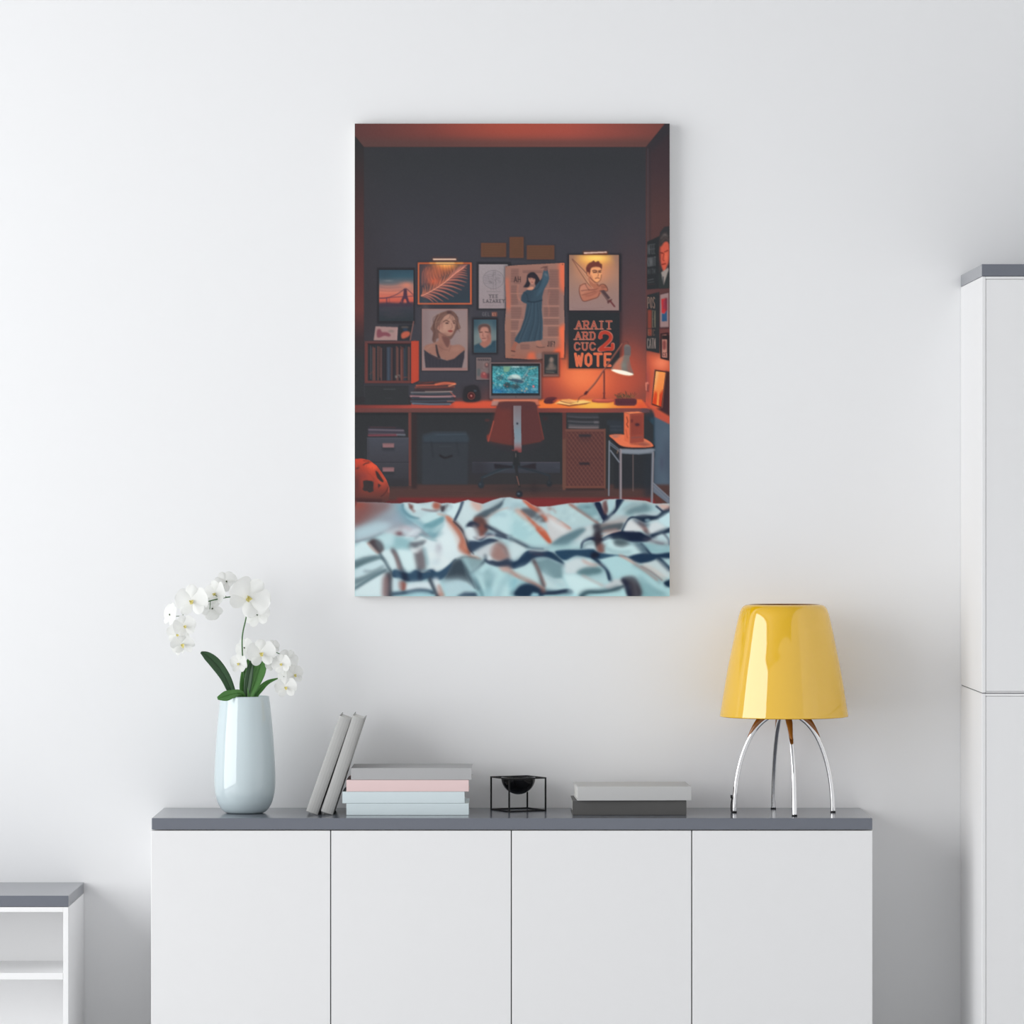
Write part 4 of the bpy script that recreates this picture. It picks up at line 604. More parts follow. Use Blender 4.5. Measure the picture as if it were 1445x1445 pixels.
    P([(860, 1250), (980, 1240), (1060, 1260), (1130, 1340), (1000, 1380), (880, 1390)], (190, 214, 218), 1, 2); P([(980, 1385), (1040, 1350), (1140, 1360), (1160, 1400), (960, 1400)], (66, 78, 96), .9, 1.6); P([(560, 1370), (720, 1360), (780, 1400), (500, 1400)], (176, 212, 218), .8, 1.8)
    P([(1080, 1200), (1190, 1110), (1300, 1130), (1445, 1220), (1445, 1300), (1380, 1340), (1300, 1300), (1160, 1350)], (186, 216, 218), 1, 1.6); P([(1230, 1150), (1290, 1180), (1270, 1300), (1240, 1330), (1200, 1240)], (120, 154, 160), .7, 2.2); L([(1130, 1240), (1160, 1300), (1200, 1390)], 3, (96, 128, 138), .7, 1.8, 1)
    P([(1280, 1310), (1340, 1290), (1445, 1300), (1445, 1400), (1300, 1400)], (196, 222, 224), .8, 2)
    # middle of A right side
    P([(1130, 690), (1200, 640), (1290, 600), (1350, 570), (1380, 560), (1300, 640), (1240, 690), (1180, 700)], (108, 118, 126), 1, 1.2); P([(1200, 600), (1290, 560), (1380, 530), (1360, 570), (1250, 620)], (180, 196, 200), .9, 1.4); L([(1390, 535), (1350, 590), (1290, 640)], 3, (92, 106, 118), .9, 1, 1); P([(1380, 540), (1445, 520), (1445, 600), (1380, 610)], (184, 208, 212), .9, 1.4)
    P([(1120, 700), (1180, 690), (1230, 740), (1240, 800), (1180, 860), (1120, 790)], (128, 96, 92), 1, 1.4, 1); L([(1180, 720), (1230, 800)], 3, (88, 72, 78), .7, 1.2); P([(1060, 770), (1090, 735), (1140, 745), (1160, 790), (1110, 785)], (66, 72, 88), 1, .8, 1); P([(1060, 790), (1120, 790), (1160, 860), (1110, 900), (1060, 880), (1040, 840)], (204, 214, 216), 1, 1.2)
    P([(1230, 740), (1260, 690), (1330, 640), (1400, 620), (1450, 640), (1450, 880), (1400, 870), (1330, 820)], (196, 220, 222), 1, 1.4); L([(1240, 690), (1330, 640), (1430, 605)], 1.2, (214, 150, 130), .6, 1, 1)
    P([(1070, 920), (1110, 900), (1180, 910), (1260, 880), (1340, 900), (1280, 920), (1180, 960), (1110, 1000), (1080, 980)], (70, 80, 98), 1, .9, 1); L([(1120, 870), (1180, 890), (1250, 850), (1330, 850), (1420, 880)], 3.2, (74, 84, 102), .95, .9, 1); E(1300, 840, 16, 14, (190, 208, 214), .8, 1); L([(1250, 780), (1340, 830), (1440, 860)], 2.2, (68, 74, 90), .9, .9, 1); E(1190, 850, 30, 22, (160, 110, 102), .7, 1.4)
    P([(1130, 1010), (1200, 960), (1310, 925), (1400, 940), (1440, 1040), (1350, 1080), (1250, 1060), (1190, 1050)], (190, 200, 204), 1, 1.4); P([(1290, 940), (1360, 950), (1420, 1060), (1340, 1080), (1270, 1040)], (150, 118, 114), .8, 2); P([(1380, 900), (1445, 930), (1445, 1060), (1400, 980)], (176, 202, 206), .9, 1.6); L([(1310, 930), (1390, 960), (1430, 1040)], 1.8, (166, 116, 104), .7, 1.2, 1)
    P([(1230, 1060), (1330, 1085), (1400, 1070), (1450, 1040), (1450, 1120), (1360, 1130), (1260, 1110), (1215, 1080)], (72, 84, 102), 1, 1, 1); E(1262, 1058, 24, 22, (206, 214, 216), .9, 1.4); P([(1330, 1130), (1450, 1130), (1450, 1180), (1380, 1170)], (204, 168, 158), .7, 1.8)
    # ---- B side
    B()
    P([(0, 505), (90, 512), (160, 560), (100, 600), (0, 600)], (190, 212, 216), 1, 1.2); P([(100, 515), (150, 535), (220, 590), (290, 650), (310, 695), (270, 690), (200, 640), (150, 570)], (206, 122, 100), 1, 1.1, 1)
    P([(90, 600), (180, 600), (260, 660), (310, 700), (230, 690), (140, 650)], (116, 120, 126), 1, 1.2, 1); P([(0, 620), (80, 610), (160, 670), (220, 740), (280, 830), (330, 890), (200, 900), (80, 860), (0, 840)], (184, 214, 216), 1, 1.2); P([(80, 605), (130, 640), (210, 710), (290, 800), (350, 870), (330, 880), (260, 810), (170, 700)], (200, 120, 98), 1, 1, 1); P([(240, 740), (300, 780), (350, 870), (290, 820)], (206, 112, 88), .9, 1.2, 1)
    P([(0, 700), (100, 720), (180, 800), (120, 860), (0, 820)], (172, 206, 210), .8, 2.4)
    P([(230, 580), (300, 575), (340, 590), (330, 640), (290, 650)], (186, 196, 198), .9, 1.4); E(330, 590, 16, 14, (150, 130, 128), .7, 1.2); P([(300, 690), (340, 640), (420, 700), (520, 770), (560, 760), (460, 840), (350, 880), (320, 780)], (204, 206, 206), 1, 1.4); L([(340, 645), (430, 700), (510, 760)], 2, (196, 140, 126), .8, 1, 1); P([(330, 640), (400, 565), (520, 555), (560, 590), (640, 640), (740, 710), (640, 730), (530, 740), (440, 690)], (186, 208, 210), 1, 1.4)
    L([(500, 550), (590, 610), (680, 670), (745, 715)], 2.2, (176, 130, 118), .85, 1, 1); P([(560, 590), (580, 560), (690, 545), (730, 600), (770, 690), (720, 690), (640, 640)], (134, 168, 174), 1, 1.6); P([(600, 570), (690, 560), (720, 640), (640, 610)], (160, 192, 196), .7, 2)
    P([(715, 545), (760, 535), (790, 600), (830, 660), (800, 700), (765, 650)], (56, 64, 84), 1, .8, 1); P([(790, 530), (830, 525), (830, 610), (800, 640), (780, 570)], (124, 92, 92), .9, 1.2, 1); P([(820, 520), (900, 515), (890, 600), (840, 640), (825, 580)], (180, 204, 208), 1, 1); P([(900, 512), (970, 516), (930, 580), (880, 640), (810, 710), (780, 705), (830, 650), (890, 590)], (56, 66, 86), 1, .8, 1)
    P([(960, 520), (1140, 525), (1220, 555), (1270, 610), (1140, 650), (1020, 660), (930, 640), (850, 690), (900, 620)], (176, 202, 206), 1, 1.2); P([(960, 600), (1040, 550), (1150, 545), (1190, 600), (1100, 630), (1000, 640)], (124, 140, 146), .8, 2.4); P([(870, 640), (1000, 650), (1020, 680), (960, 700), (800, 740), (770, 720)], (178, 184, 186), .9, 1.6)
    P([(690, 740), (740, 720), (870, 720), (960, 710), (940, 770), (800, 790), (720, 810), (700, 780)], (104, 106, 110), 1, 1.4); P([(560, 770), (640, 740), (700, 720), (710, 800), (720, 840), (620, 850), (520, 880), (580, 810)], (196, 206, 208), 1, 1.4); P([(350, 890), (430, 830), (520, 790), (600, 760), (640, 770), (540, 850), (470, 900), (360, 910)], (112, 136, 144), 1, 1.6, 1)
    L([(600, 920), (620, 870), (680, 845), (740, 850), (800, 850), (900, 800), (1040, 790)], 3.6, (62, 72, 92), 1, .8, 1, 5); P([(790, 840), (870, 800), (980, 785), (1090, 785), (1140, 810), (1200, 840), (1160, 870), (1050, 875), (940, 850), (860, 850)], (54, 62, 82), 1, .9, 1); L([(760, 830), (840, 800), (940, 775)], 1.4, (214, 170, 160), .8, .8, 1)
    L([(950, 780), (990, 700), (1030, 665), (1100, 670)], 2.8, (62, 74, 92), 1, .8, 1); P([(1060, 660), (1130, 640), (1240, 650), (1300, 600), (1357, 570), (1357, 610), (1290, 670), (1200, 690), (1140, 710), (1090, 690)], (60, 72, 88), 1, 1, 1); E(1165, 690, 24, 14, (150, 176, 186), .8, 1)
    P([(1240, 560), (1300, 600), (1357, 590), (1357, 560), (1290, 550)], (210, 170, 158), .8, 1.6); L([(1240, 570), (1290, 610)], 2.6, (60, 70, 90), .9, .8); P([(1260, 680), (1357, 620), (1357, 760), (1290, 720)], (200, 226, 230), 1, 1.4)
    P([(960, 780), (1000, 700), (1060, 680), (1140, 770), (1080, 780)], (214, 216, 216), 1, 1.3); P([(1080, 700), (1140, 720), (1180, 790), (1140, 790)], (150, 116, 112), .8, 1.4); P([(1170, 800), (1190, 720), (1250, 700), (1320, 745), (1240, 800)], (212, 218, 220), 1, 1.2); P([(1190, 810), (1300, 780), (1357, 750), (1357, 790), (1290, 810), (1200, 840)], (60, 72, 90), 1, .9)
    P([(1200, 840), (1290, 810), (1357, 860), (1357, 900), (1260, 890)], (190, 212, 216), .9, 1.4); L([(1300, 800), (1340, 850), (1355, 900)], 2.6, (62, 72, 90), .9, .9, 1)
    E(740, 850, 42, 70, (62, 56, 64), .9, 2); E(770, 930, 36, 40, (132, 92, 88), .9, 2); P([(620, 930), (640, 880), (710, 870), (720, 930)], (196, 212, 216), 1, 1.5); P([(800, 930), (850, 860), (900, 870), (940, 930), (1050, 900), (1120, 900), (1100, 980), (960, 990), (820, 970)], (196, 220, 222), 1, 1.5); P([(880, 870), (940, 860), (1020, 890), (960, 920), (890, 910)], (112, 124, 128), .95, 1.5, 1)
    P([(1060, 880), (1357, 900), (1357, 980), (1190, 970), (1120, 960)], (150, 186, 192), .9, 2); L([(1110, 890), (1150, 930), (1190, 980)], 3.2, (58, 72, 92), .9, 1, 1); L([(1180, 850), (1250, 880), (1300, 890)], 2.2, (110, 92, 100), .7, 1.2, 1)
    # central navy band across
    P([(0, 1050), (60, 1030), (110, 970), (160, 945), (260, 955), (320, 950), (380, 980), (460, 1060), (400, 1040), (300, 1000), (200, 1010), (120, 1080), (40, 1105), (0, 1090)], (58, 78, 100), 1, 1, 1); P([(380, 950), (460, 935), (600, 940), (700, 935), (740, 960), (820, 975), (960, 990), (1000, 1010), (880, 1000), (760, 1020), (680, 1010), (560, 990), (470, 1030), (410, 1000)], (62, 86, 108), 1, 1, 1)
    P([(1000, 1000), (1120, 970), (1250, 975), (1357, 965), (1357, 1010), (1260, 1010), (1180, 1050), (1080, 1050), (1010, 1020)], (58, 78, 100), 1, 1, 1); L([(1260, 1010), (1310, 1060), (1357, 1110)], 4.6, (60, 78, 98), 1, 1, 1); L([(700, 1000), (770, 1060), (820, 1110), (840, 1190)], 4, (62, 78, 98), 1, 1.1, 1); E(720, 985, 40, 26, (50, 52, 66), .8, 1.6)
    P([(0, 860), (90, 880), (160, 930), (100, 960), (60, 1020), (0, 1020)], (196, 214, 216), 1, 1.3); L([(0, 845), (90, 890), (180, 925), (280, 935)], 2.2, (84, 92, 104), .9, 1, 1); P([(330, 900), (460, 900), (600, 900), (600, 930), (400, 945), (330, 950)], (176, 206, 208), .9, 1.5)
    P([(20, 1110), (120, 1080), (200, 1040), (240, 1150), (260, 1230), (180, 1200), (60, 1160)], (186, 214, 216), 1, 1.4); P([(210, 1040), (320, 1020), (440, 1070), (440, 1180), (360, 1190), (260, 1120)], (130, 156, 162), 1, 1.8); L([(200, 1040), (250, 1140), (290, 1250)], 3.4, (104, 88, 92), .9, 1.2, 1); P([(260, 1130), (380, 1190), (440, 1190), (480, 1260), (360, 1280), (300, 1260)], (196, 216, 218), 1, 1.6)
    L([(0, 1130), (80, 1180), (200, 1230), (280, 1270)], 2.6, (196, 138, 122), .8, 1.3, 1); P([(0, 1180), (60, 1190), (40, 1260), (0, 1340)], (150, 196, 204), .9, 1.8); P([(40, 1330), (60, 1270), (120, 1235), (200, 1240), (280, 1290), (260, 1335)], (54, 70, 90), 1, 1.2, 1); P([(160, 1340), (190, 1300), (240, 1310), (240, 1340)], (176, 216, 224), .9, 1.2); L([(270, 1310), (380, 1305), (460, 1290), (520, 1290)], 5, (66, 78, 96), 1, 1.1, 1)
    P([(460, 1060), (560, 1010), (680, 1030), (740, 1110), (620, 1100), (560, 1140), (470, 1140)], (204, 216, 218), 1, 1.5); P([(560, 1130), (640, 1090), (740, 1090), (780, 1120), (720, 1150), (600, 1150)], (112, 140, 146), 1, 1.6, 1); P([(450, 1150), (560, 1150), (700, 1200), (800, 1260), (760, 1290), (640, 1290), (560, 1330), (500, 1260)], (200, 226, 228), 1, 1.6); L([(620, 1040), (700, 1060), (800, 1070)], 1.6, (200, 160, 148), .7, 1.2, 1)
    P([(700, 1160), (800, 1170), (830, 1210), (760, 1240), (680, 1200)], (190, 216, 218), .9, 1.6); P([(760, 1040), (900, 990), (1000, 1010), (1100, 1090), (1200, 1160), (1300, 1240), (1340, 1320), (1160, 1280), (1040, 1160), (900, 1170), (850, 1130)], (178, 212, 216), 1, 1.5); L([(930, 985), (1040, 1050), (1160, 1130), (1250, 1200)], 1.8, (206, 160, 146), .8, 1, 1)
    P([(1120, 1060), (1260, 1020), (1357, 1110), (1357, 1180), (1260, 1160)], (198, 212, 214), 1, 1.4); L([(1110, 1080), (1200, 1130), (1290, 1200)], 1.8, (120, 84, 84), .7, 1, 1); P([(1300, 1220), (1357, 1190), (1357, 1260), (1330, 1250)], (52, 66, 84), 1, 1.1); P([(1080, 1200), (1160, 1230), (1320, 1320), (1200, 1340), (1110, 1340)], (134, 172, 178), .9, 2)
    P([(800, 1260), (880, 1190), (960, 1190), (1000, 1170), (1020, 1240), (960, 1270), (860, 1290)], (196, 204, 206), 1, 1.4); L([(600, 1335), (660, 1300), (760, 1300), (860, 1285), (960, 1250)], 4.6, (72, 96, 106), .95, 1.2, 1, 3.4); P([(940, 1195), (980, 1170), (1050, 1170), (1090, 1220), (1110, 1330), (1000, 1335), (1010, 1250), (960, 1210)], (84, 84, 92), 1, 1.6, 1); P([(950, 1190), (1000, 1200), (1030, 1330), (990, 1330)], (52, 58, 76), .8, 1.6)
    P([(680, 1340), (800, 1310), (960, 1290), (1000, 1340)], (186, 218, 220), .9, 1.6); P([(500, 1270), (580, 1330), (500, 1340), (480, 1300)], (190, 226, 230), .9, 1.6); GL(420, 1240, 40, 20, (190, 220, 222), .6)
    # blend across the middle, then a second pass: softer folds, shade and warm rims
    c = int((720-AX0)*AK); y0 = int((704-AY0)*AK); seg = _im[y0:, c-60:c+60].copy()
    bl = np.stack([_box1(_box1(seg[..., k], 16, 1), 16, 1) for k in range(3)], -1); wt = np.exp(-((np.arange(120)-60)/16.0)**2)[None, :, None]*_clip[0][y0:, c-60:c+60, None]
    _im[y0:, c-60:c+60] += (bl-seg)*wt
    FR(490, 695, 6.283)
    SD, DT, OR2, HI, TE, NVY = (96, 104, 110), (70, 84, 94), (186, 112, 94), (222, 236, 237), (128, 166, 176), (66, 84, 104)
    GL(230, 130, 110, 60, (136, 100, 104), .6); GL(330, 200, 110, 50, (146, 150, 162), .7); GL(100, 150, 60, 80, (140, 78, 74), .8); GL(160, 330, 90, 40, (178, 190, 198), .8); GL(430, 240, 60, 60, (158, 176, 188), .6); GL(300, 290, 60, 24, (176, 188, 196), .7)
    L([(470, 130), (540, 200), (640, 280), (760, 380)], 7, (140, 178, 188), .75, 2.4, 1); L([(430, 90), (480, 170), (560, 260)], 6, (126, 164, 178), .6, 2.6, 1)
    L([(490, 110), (500, 160), (560, 215), (635, 228)], 2.2, (110, 146, 156), .8, 1, 1); L([(545, 100), (575, 150), (600, 170)], 2, (140, 100, 96), .7, .9, 1)
    P([(600, 170), (680, 150), (720, 170), (660, 220), (600, 215)], (186, 206, 210), .7, 2, 1); L([(660, 150), (720, 158), (790, 165)], 2, (146, 128, 130), .7, 1, 1); P([(770, 90), (810, 90), (830, 130), (800, 150), (760, 130)], (170, 108, 94), .8, 1.6, 1)
    L([(830, 130), (860, 150), (885, 115)], 4, (90, 84, 90), .75, 1.2, 1); L([(800, 190), (870, 210), (920, 240)], 2, (198, 150, 134), .7, 1.2, 1)
    P([(650, 270), (720, 290), (800, 250), (860, 210), (850, 260), (760, 320), (700, 340)], (140, 176, 184), .6, 2.4, 1); L([(690, 290), (760, 290), (850, 225)], 3, (112, 152, 162), .65, 1.6, 1); L([(700, 340), (770, 350), (840, 300)], 4, (186, 214, 218), .7, 2, 1); L([(720, 350), (780, 390), (830, 360)], 5, (118, 156, 166), .7, 2.2, 1)
    P([(500, 300), (620, 300), (650, 350), (600, 380), (540, 350)], (206, 208, 216), .55, 2.8, 1); L([(460, 320), (510, 310), (560, 330)], 3, (186, 172, 178), .6, 2, 1); E(455, 365, 36, 16, (140, 112, 116), .75, 2.2); L([(600, 410), (660, 370), (700, 380)], 3, (118, 132, 142), .7, 1.6, 1); L([(520, 400), (600, 340), (640, 340)], 3.4, (220, 230, 232), .7, 1.6, 1)
    L([(170, 430), (240, 390), (330, 350)], 2.6, (140, 156, 164), .7, 1.6, 1); P([(260, 400), (360, 370), (420, 400), (400, 470), (330, 490), (290, 450)], (188, 214, 218), .7, 3, 1); P([(410, 400), (520, 410), (560, 460), (530, 510), (440, 480)], (150, 186, 192), .6, 3, 1)
    P([(190, 440), (230, 410), (300, 450), (310, 520), (270, 540), (220, 490)], (92, 84, 88), .8, 2, 1); L([(180, 450), (220, 500), (270, 540)], 2, (172, 116, 100), .75, 1.2, 1); P([(240, 430), (290, 430), (320, 490), (290, 520), (260, 480)], (120, 132, 138), .6, 2, 1)
    P([(545, 460), (640, 430), (700, 425), (660, 465), (600, 500), (550, 500)], (122, 126, 132), .7, 2, 1)
    P([(70, 510), (150, 450), (220, 500), (290, 560), (200, 580), (70, 620)], (206, 226, 229), .5, 2.4); P([(66, 610), (180, 570), (290, 565), (240, 600), (140, 640), (66, 665)], (110, 130, 136), .7, 2.2, 1); L([(66, 670), (160, 625), (250, 590)], 2.6, (92, 114, 122), .6, 1.6, 1)
    P([(100, 680), (200, 620), (290, 600), (330, 640), (300, 680), (180, 720), (80, 760)], (202, 222, 226), .7, 2.4, 1); L([(150, 700), (230, 700), (320, 655)], 3.4, (134, 152, 158), .7, 1.8, 1); L([(66, 850), (160, 790), (260, 730), (340, 690)], 4, (88, 108, 116), .75, 1.8, 1); L([(66, 800), (140, 760), (250, 720)], 4, (128, 148, 154), .6, 2.2, 1)
    L([(290, 560), (340, 610), (375, 690)], 4, (104, 122, 130), .8, 1.6, 1); P([(300, 530), (370, 510), (400, 560), (430, 660), (380, 670), (340, 590)], (208, 226, 228), .7, 2.2, 1); L([(400, 510), (430, 560), (470, 690)], 5, (112, 108, 114), .8, 2, 1); L([(420, 540), (445, 620), (455, 680)], 2, (168, 132, 124), .6, 1.4, 1)
    P([(450, 510), (540, 510), (590, 580), (600, 680), (520, 700), (490, 620)], (212, 232, 233), .6, 2.6, 1); P([(600, 540), (650, 480), (680, 560), (700, 640), (660, 690), (620, 660)], (130, 124, 128), .7, 2.6, 1); L([(680, 500), (700, 580), (710, 640)], 4, (134, 172, 180), .7, 2, 1); L([(560, 500), (620, 520), (650, 480)], 4, (224, 232, 234), .7, 2, 1)
    GL(880, 450, 110, 110, (222, 236, 237), .55); GL(800, 500, 30, 60, (190, 194, 200), .6); GL(780, 620, 60, 40, (196, 214, 220), .5); L([(830, 480), (820, 560), (790, 620)], 3, (196, 202, 208), .5, 2.4, 1)
    L([(890, 240), (960, 330), (1010, 420), (1000, 500), (1060, 545)], 6, (176, 118, 102), .7, 2, 1); L([(950, 260), (1020, 340), (1065, 440), (1090, 540)], 4, (84, 74, 80), .75, 1.8, 1); L([(900, 290), (960, 380), (980, 450)], 4, (208, 186, 176), .6, 2.4, 1)
    L([(865, 170), (920, 130), (900, 110)], 3, (146, 158, 166), .6, 1.8, 1); GL(900, 150, 30, 30, (200, 222, 226), .5); L([(1020, 80), (1000, 150), (950, 245)], 3, (84, 92, 106), .6, 1, 1)
    P([(1040, 80), (1120, 90), (1170, 130), (1120, 200), (1050, 260), (1010, 240)], (206, 222, 224), .5, 2.6, 1); P([(1100, 80), (1200, 120), (1160, 170), (1100, 130)], (206, 168, 156), .55, 2.4, 1); P([(1120, 215), (1220, 170), (1300, 120), (1380, 70), (1360, 130), (1280, 190), (1220, 215)], (92, 108, 116), .65, 2, 1); L([(1190, 120), (1280, 90), (1380, 60)], 3, (176, 192, 198), .7, 1.6, 1)
    P([(1130, 240), (1190, 210), (1240, 250), (1250, 330), (1190, 380), (1140, 330)], (112, 92, 90), .75, 2.4, 1); E(1190, 320, 28, 40, (150, 100, 92), .6, 2); L([(1060, 300), (1100, 265), (1160, 290)], 4, (76, 82, 96), .8, 1.4, 1); P([(1050, 320), (1130, 310), (1160, 360), (1150, 420), (1080, 430), (1040, 380)], (212, 222, 224), .7, 2, 1); L([(1120, 300), (1150, 360), (1150, 410)], 4, (150, 146, 150), .6, 1.8, 1)
    P([(1240, 270), (1300, 200), (1400, 150), (1450, 150), (1450, 380), (1380, 380), (1300, 330)], (192, 218, 222), .5, 3); L([(1290, 200), (1340, 190), (1400, 200)], 5, (150, 182, 190), .55, 2.4, 1); L([(1230, 250), (1270, 200), (1330, 150)], 3, (168, 150, 146), .5, 2, 1)
    P([(1070, 430), (1150, 440), (1230, 420), (1310, 430), (1240, 470), (1130, 530), (1080, 490)], (74, 90, 108), .7, 1.8, 1); L([(1230, 300), (1300, 330), (1400, 390)], 5, (66, 72, 86), .75, 1.8, 1); L([(1230, 370), (1300, 370), (1360, 400)], 5, (86, 94, 110), .7, 2, 1); E(1290, 360, 22, 12, (190, 208, 214), .6, 1.6); L([(1150, 410), (1230, 390), (1300, 390)], 3, (206, 196, 196), .7, 1.4, 1)
    P([(1110, 540), (1180, 490), (1290, 450), (1310, 520), (1240, 580), (1160, 580)], (206, 212, 214), .6, 2.4, 1); P([(1270, 520), (1320, 450), (1390, 470), (1430, 590), (1350, 610), (1290, 590)], (166, 138, 132), .75, 3, 1); L([(1330, 440), (1390, 490), (1430, 580)], 4, (122, 108, 110), .65, 2, 1); GL(1250, 580, 18, 20, (208, 218, 222), .7); L([(1220, 560), (1220, 600), (1160, 670), (1100, 710)], 4, (92, 106, 116), .7, 1.8, 1)
    P([(1240, 610), (1330, 620), (1400, 590), (1450, 600), (1450, 660), (1300, 650)], (70, 80, 96), .7, 1.8, 1); P([(1340, 665), (1450, 650), (1450, 720), (1390, 700)], (196, 158, 148), .6, 2.2)
    P([(1000, 570), (1090, 570), (1200, 595), (1180, 640), (1090, 710), (1050, 640)], (150, 172, 176), .55, 2.4, 1); L([(1040, 590), (1070, 660), (1090, 710)], 6, (170, 200, 204), .6, 2.2, 1); L([(940, 620), (980, 590), (1060, 570), (1180, 600)], 3, (124, 134, 138), .6, 1.8, 1)
    P([(870, 770), (940, 640), (990, 610), (1040, 680), (1100, 790), (1000, 760), (900, 780)], (82, 92, 100), .7, 2.6, 1); L([(1000, 600), (1060, 700), (1120, 800), (1160, 860)], 4.4, (78, 90, 100), .7, 1.6, 1); P([(840, 790), (960, 770), (1060, 790), (1130, 870), (980, 900), (870, 900)], (182, 206, 212), .6, 3, 1); L([(850, 780), (960, 760), (1060, 770)], 5, (124, 142, 150), .6, 2.6, 1)
    P([(400, 700), (440, 680), (540, 710), (600, 685), (660, 700), (740, 680), (800, 700), (880, 670), (930, 640), (870, 750), (800, 780), (640, 790), (560, 800), (470, 780)], (80, 102, 120), .45, 2.2, 1); L([(490, 700), (510, 780)], 6, (62, 64, 78), .7, 2.2); L([(630, 690), (650, 770)], 5, (60, 66, 82), .65, 2.2); L([(760, 690), (740, 770)], 3, (64, 78, 96), .5, 1.8); L([(430, 690), (450, 760)], 3, (98, 120, 136), .5, 1.6)
    P([(320, 740), (370, 720), (385, 800), (380, 930), (320, 930)], (128, 110, 112), .65, 3, 1); L([(375, 720), (385, 820), (380, 930)], 4, (80, 84, 92), .7, 1.8, 1); E(490, 830, 26, 42, (150, 100, 92), .7, 2.4); L([(455, 770), (470, 830), (460, 890)], 4, (184, 196, 202), .6, 2, 1); P([(400, 790), (445, 780), (450, 870), (400, 890)], (208, 224, 228), .6, 2.2, 1)
    P([(540, 800), (650, 790), (720, 800), (740, 860), (620, 860), (540, 880)], (214, 226, 229), .6, 2.6, 1); L([(400, 900), (520, 890), (620, 868), (700, 872), (760, 890)], 5, (74, 90, 106), .7, 1.8, 1); L([(540, 900), (620, 890), (720, 900)], 5, (150, 182, 192), .6, 2, 1); L([(730, 770), (770, 850), (800, 925)], 5, (82, 88, 98), .7, 1.8, 1); P([(760, 760), (800, 760), (840, 880), (810, 900)], (214, 222, 226), .7, 2.2); L([(810, 830), (850, 920)], 4, (166, 118, 106), .6, 1.8)
    P([(1090, 720), (1180, 650), (1290, 650), (1340, 720), (1300, 780), (1200, 800)], (190, 216, 220), .45, 3, 1); L([(1140, 700), (1200, 730), (1270, 680)], 5, (150, 182, 188), .5, 2.4, 1); L([(1240, 900), (1270, 800), (1300, 730)], 7, (146, 178, 186), .55, 2.8, 1); L([(1330, 920), (1370, 820), (1440, 740)], 9, (150, 184, 192), .5, 3, 1); L([(1100, 720), (1150, 800), (1190, 920)], 5, (120, 150, 160), .6, 2.2, 1)
    FR(720, 695, 6.283)
    GL(40, 100, 60, 24, (168, 194, 200), .6); L([(0, 140), (60, 120), (120, 110)], 4, (150, 176, 184), .55, 2, 1); P([(90, 150), (180, 140), (260, 180), (320, 240), (260, 265), (170, 220)], (104, 112, 118), .7, 2.4, 1); L([(130, 75), (210, 130), (290, 190), (320, 245)], 5, (196, 116, 96), .7, 1.8, 1); L([(240, 140), (290, 190)], 3, (110, 80, 80), .6, 1.4)
    for k in range(26):
        x, y = rnd.rand()*270, 190+rnd.rand()*230; L([(x, y), (x+22+rnd.rand()*20, y-14-rnd.rand()*14)], 3, (208, 230, 232) if k % 2 else (160, 192, 198), .38, 1.6)
    L([(60, 160), (150, 230), (240, 310), (300, 380), (350, 440)], 6, (190, 122, 102), .55, 2.4, 1); L([(60, 165), (130, 230)], 3, (218, 196, 186), .6, 1.6); L([(240, 330), (310, 400), (350, 440)], 4, (186, 96, 76), .6, 1.4, 1)
    P([(250, 130), (330, 130), (340, 170), (310, 220), (280, 170)], (196, 210, 212), .6, 2.4, 1); L([(330, 140), (380, 150), (400, 180)], 2.4, (168, 150, 146), .6, 1.4, 1); L([(330, 200), (420, 270), (520, 320)], 3, (192, 140, 126), .7, 1.6, 1); P([(350, 210), (430, 260), (500, 330), (470, 360), (390, 310), (350, 260)], (222, 226, 226), .6, 2.6, 1)
    for k in range(14):
        x, y = 380+rnd.rand()*260, 150+rnd.rand()*110; L([(x, y), (x+24, y-10)], 3.4, (204, 226, 228) if k % 2 else (160, 188, 194), .35, 1.8)
    L([(530, 105), (600, 150), (690, 210), (770, 265)], 3, (150, 108, 102), .75, 1.6, 1); P([(580, 110), (690, 95), (740, 120), (790, 230), (760, 245), (660, 180)], (140, 170, 176), .55, 3, 1); GL(680, 130, 40, 16, (112, 138, 146), .55); GL(760, 220, 34, 24, (196, 216, 218), .6); L([(740, 95), (790, 160), (820, 240)], 4, (58, 66, 84), .55, 1.6, 1)
    GL(850, 150, 16, 44, (110, 92, 94), .8); L([(880, 90), (900, 140), (880, 200)], 6, (176, 204, 208), .6, 2, 1); L([(960, 80), (930, 150), (850, 235)], 3, (66, 72, 88), .6, 1.6, 1)
    P([(1000, 170), (1080, 120), (1180, 100), (1260, 120), (1240, 170), (1120, 180), (1030, 200)], (118, 146, 152), .65, 3.4, 1); L([(900, 230), (980, 190), (1060, 130), (1160, 100)], 4, (196, 214, 216), .6, 2, 1); L([(1100, 195), (1180, 200), (1290, 180)], 3, (194, 202, 204), .6, 1.6, 1); L([(1010, 70), (1160, 75), (1260, 100)], 2, (206, 180, 172), .5, 1.4, 1)
    P([(740, 300), (830, 285), (940, 270), (1010, 265), (990, 320), (880, 335), (790, 350), (740, 340)], (100, 110, 116), .7, 2.4, 1); L([(800, 300), (900, 270), (1020, 250)], 3, (198, 176, 168), .6, 1.8, 1); P([(740, 290), (790, 290), (800, 420), (770, 470), (745, 400)], (78, 72, 80), .7, 2.6, 1); L([(830, 350), (940, 335)], 4, (196, 160, 152), .65, 1.8)
    L([(660, 420), (700, 400), (750, 410)], 4, (72, 84, 102), .6, 1.6, 1); GL(690, 460, 36, 20, (190, 212, 214), .7); L([(640, 490), (680, 450), (740, 450)], 4, (104, 124, 132), .6, 2, 1); E(800, 495, 34, 36, (140, 104, 98), .65, 2.4)
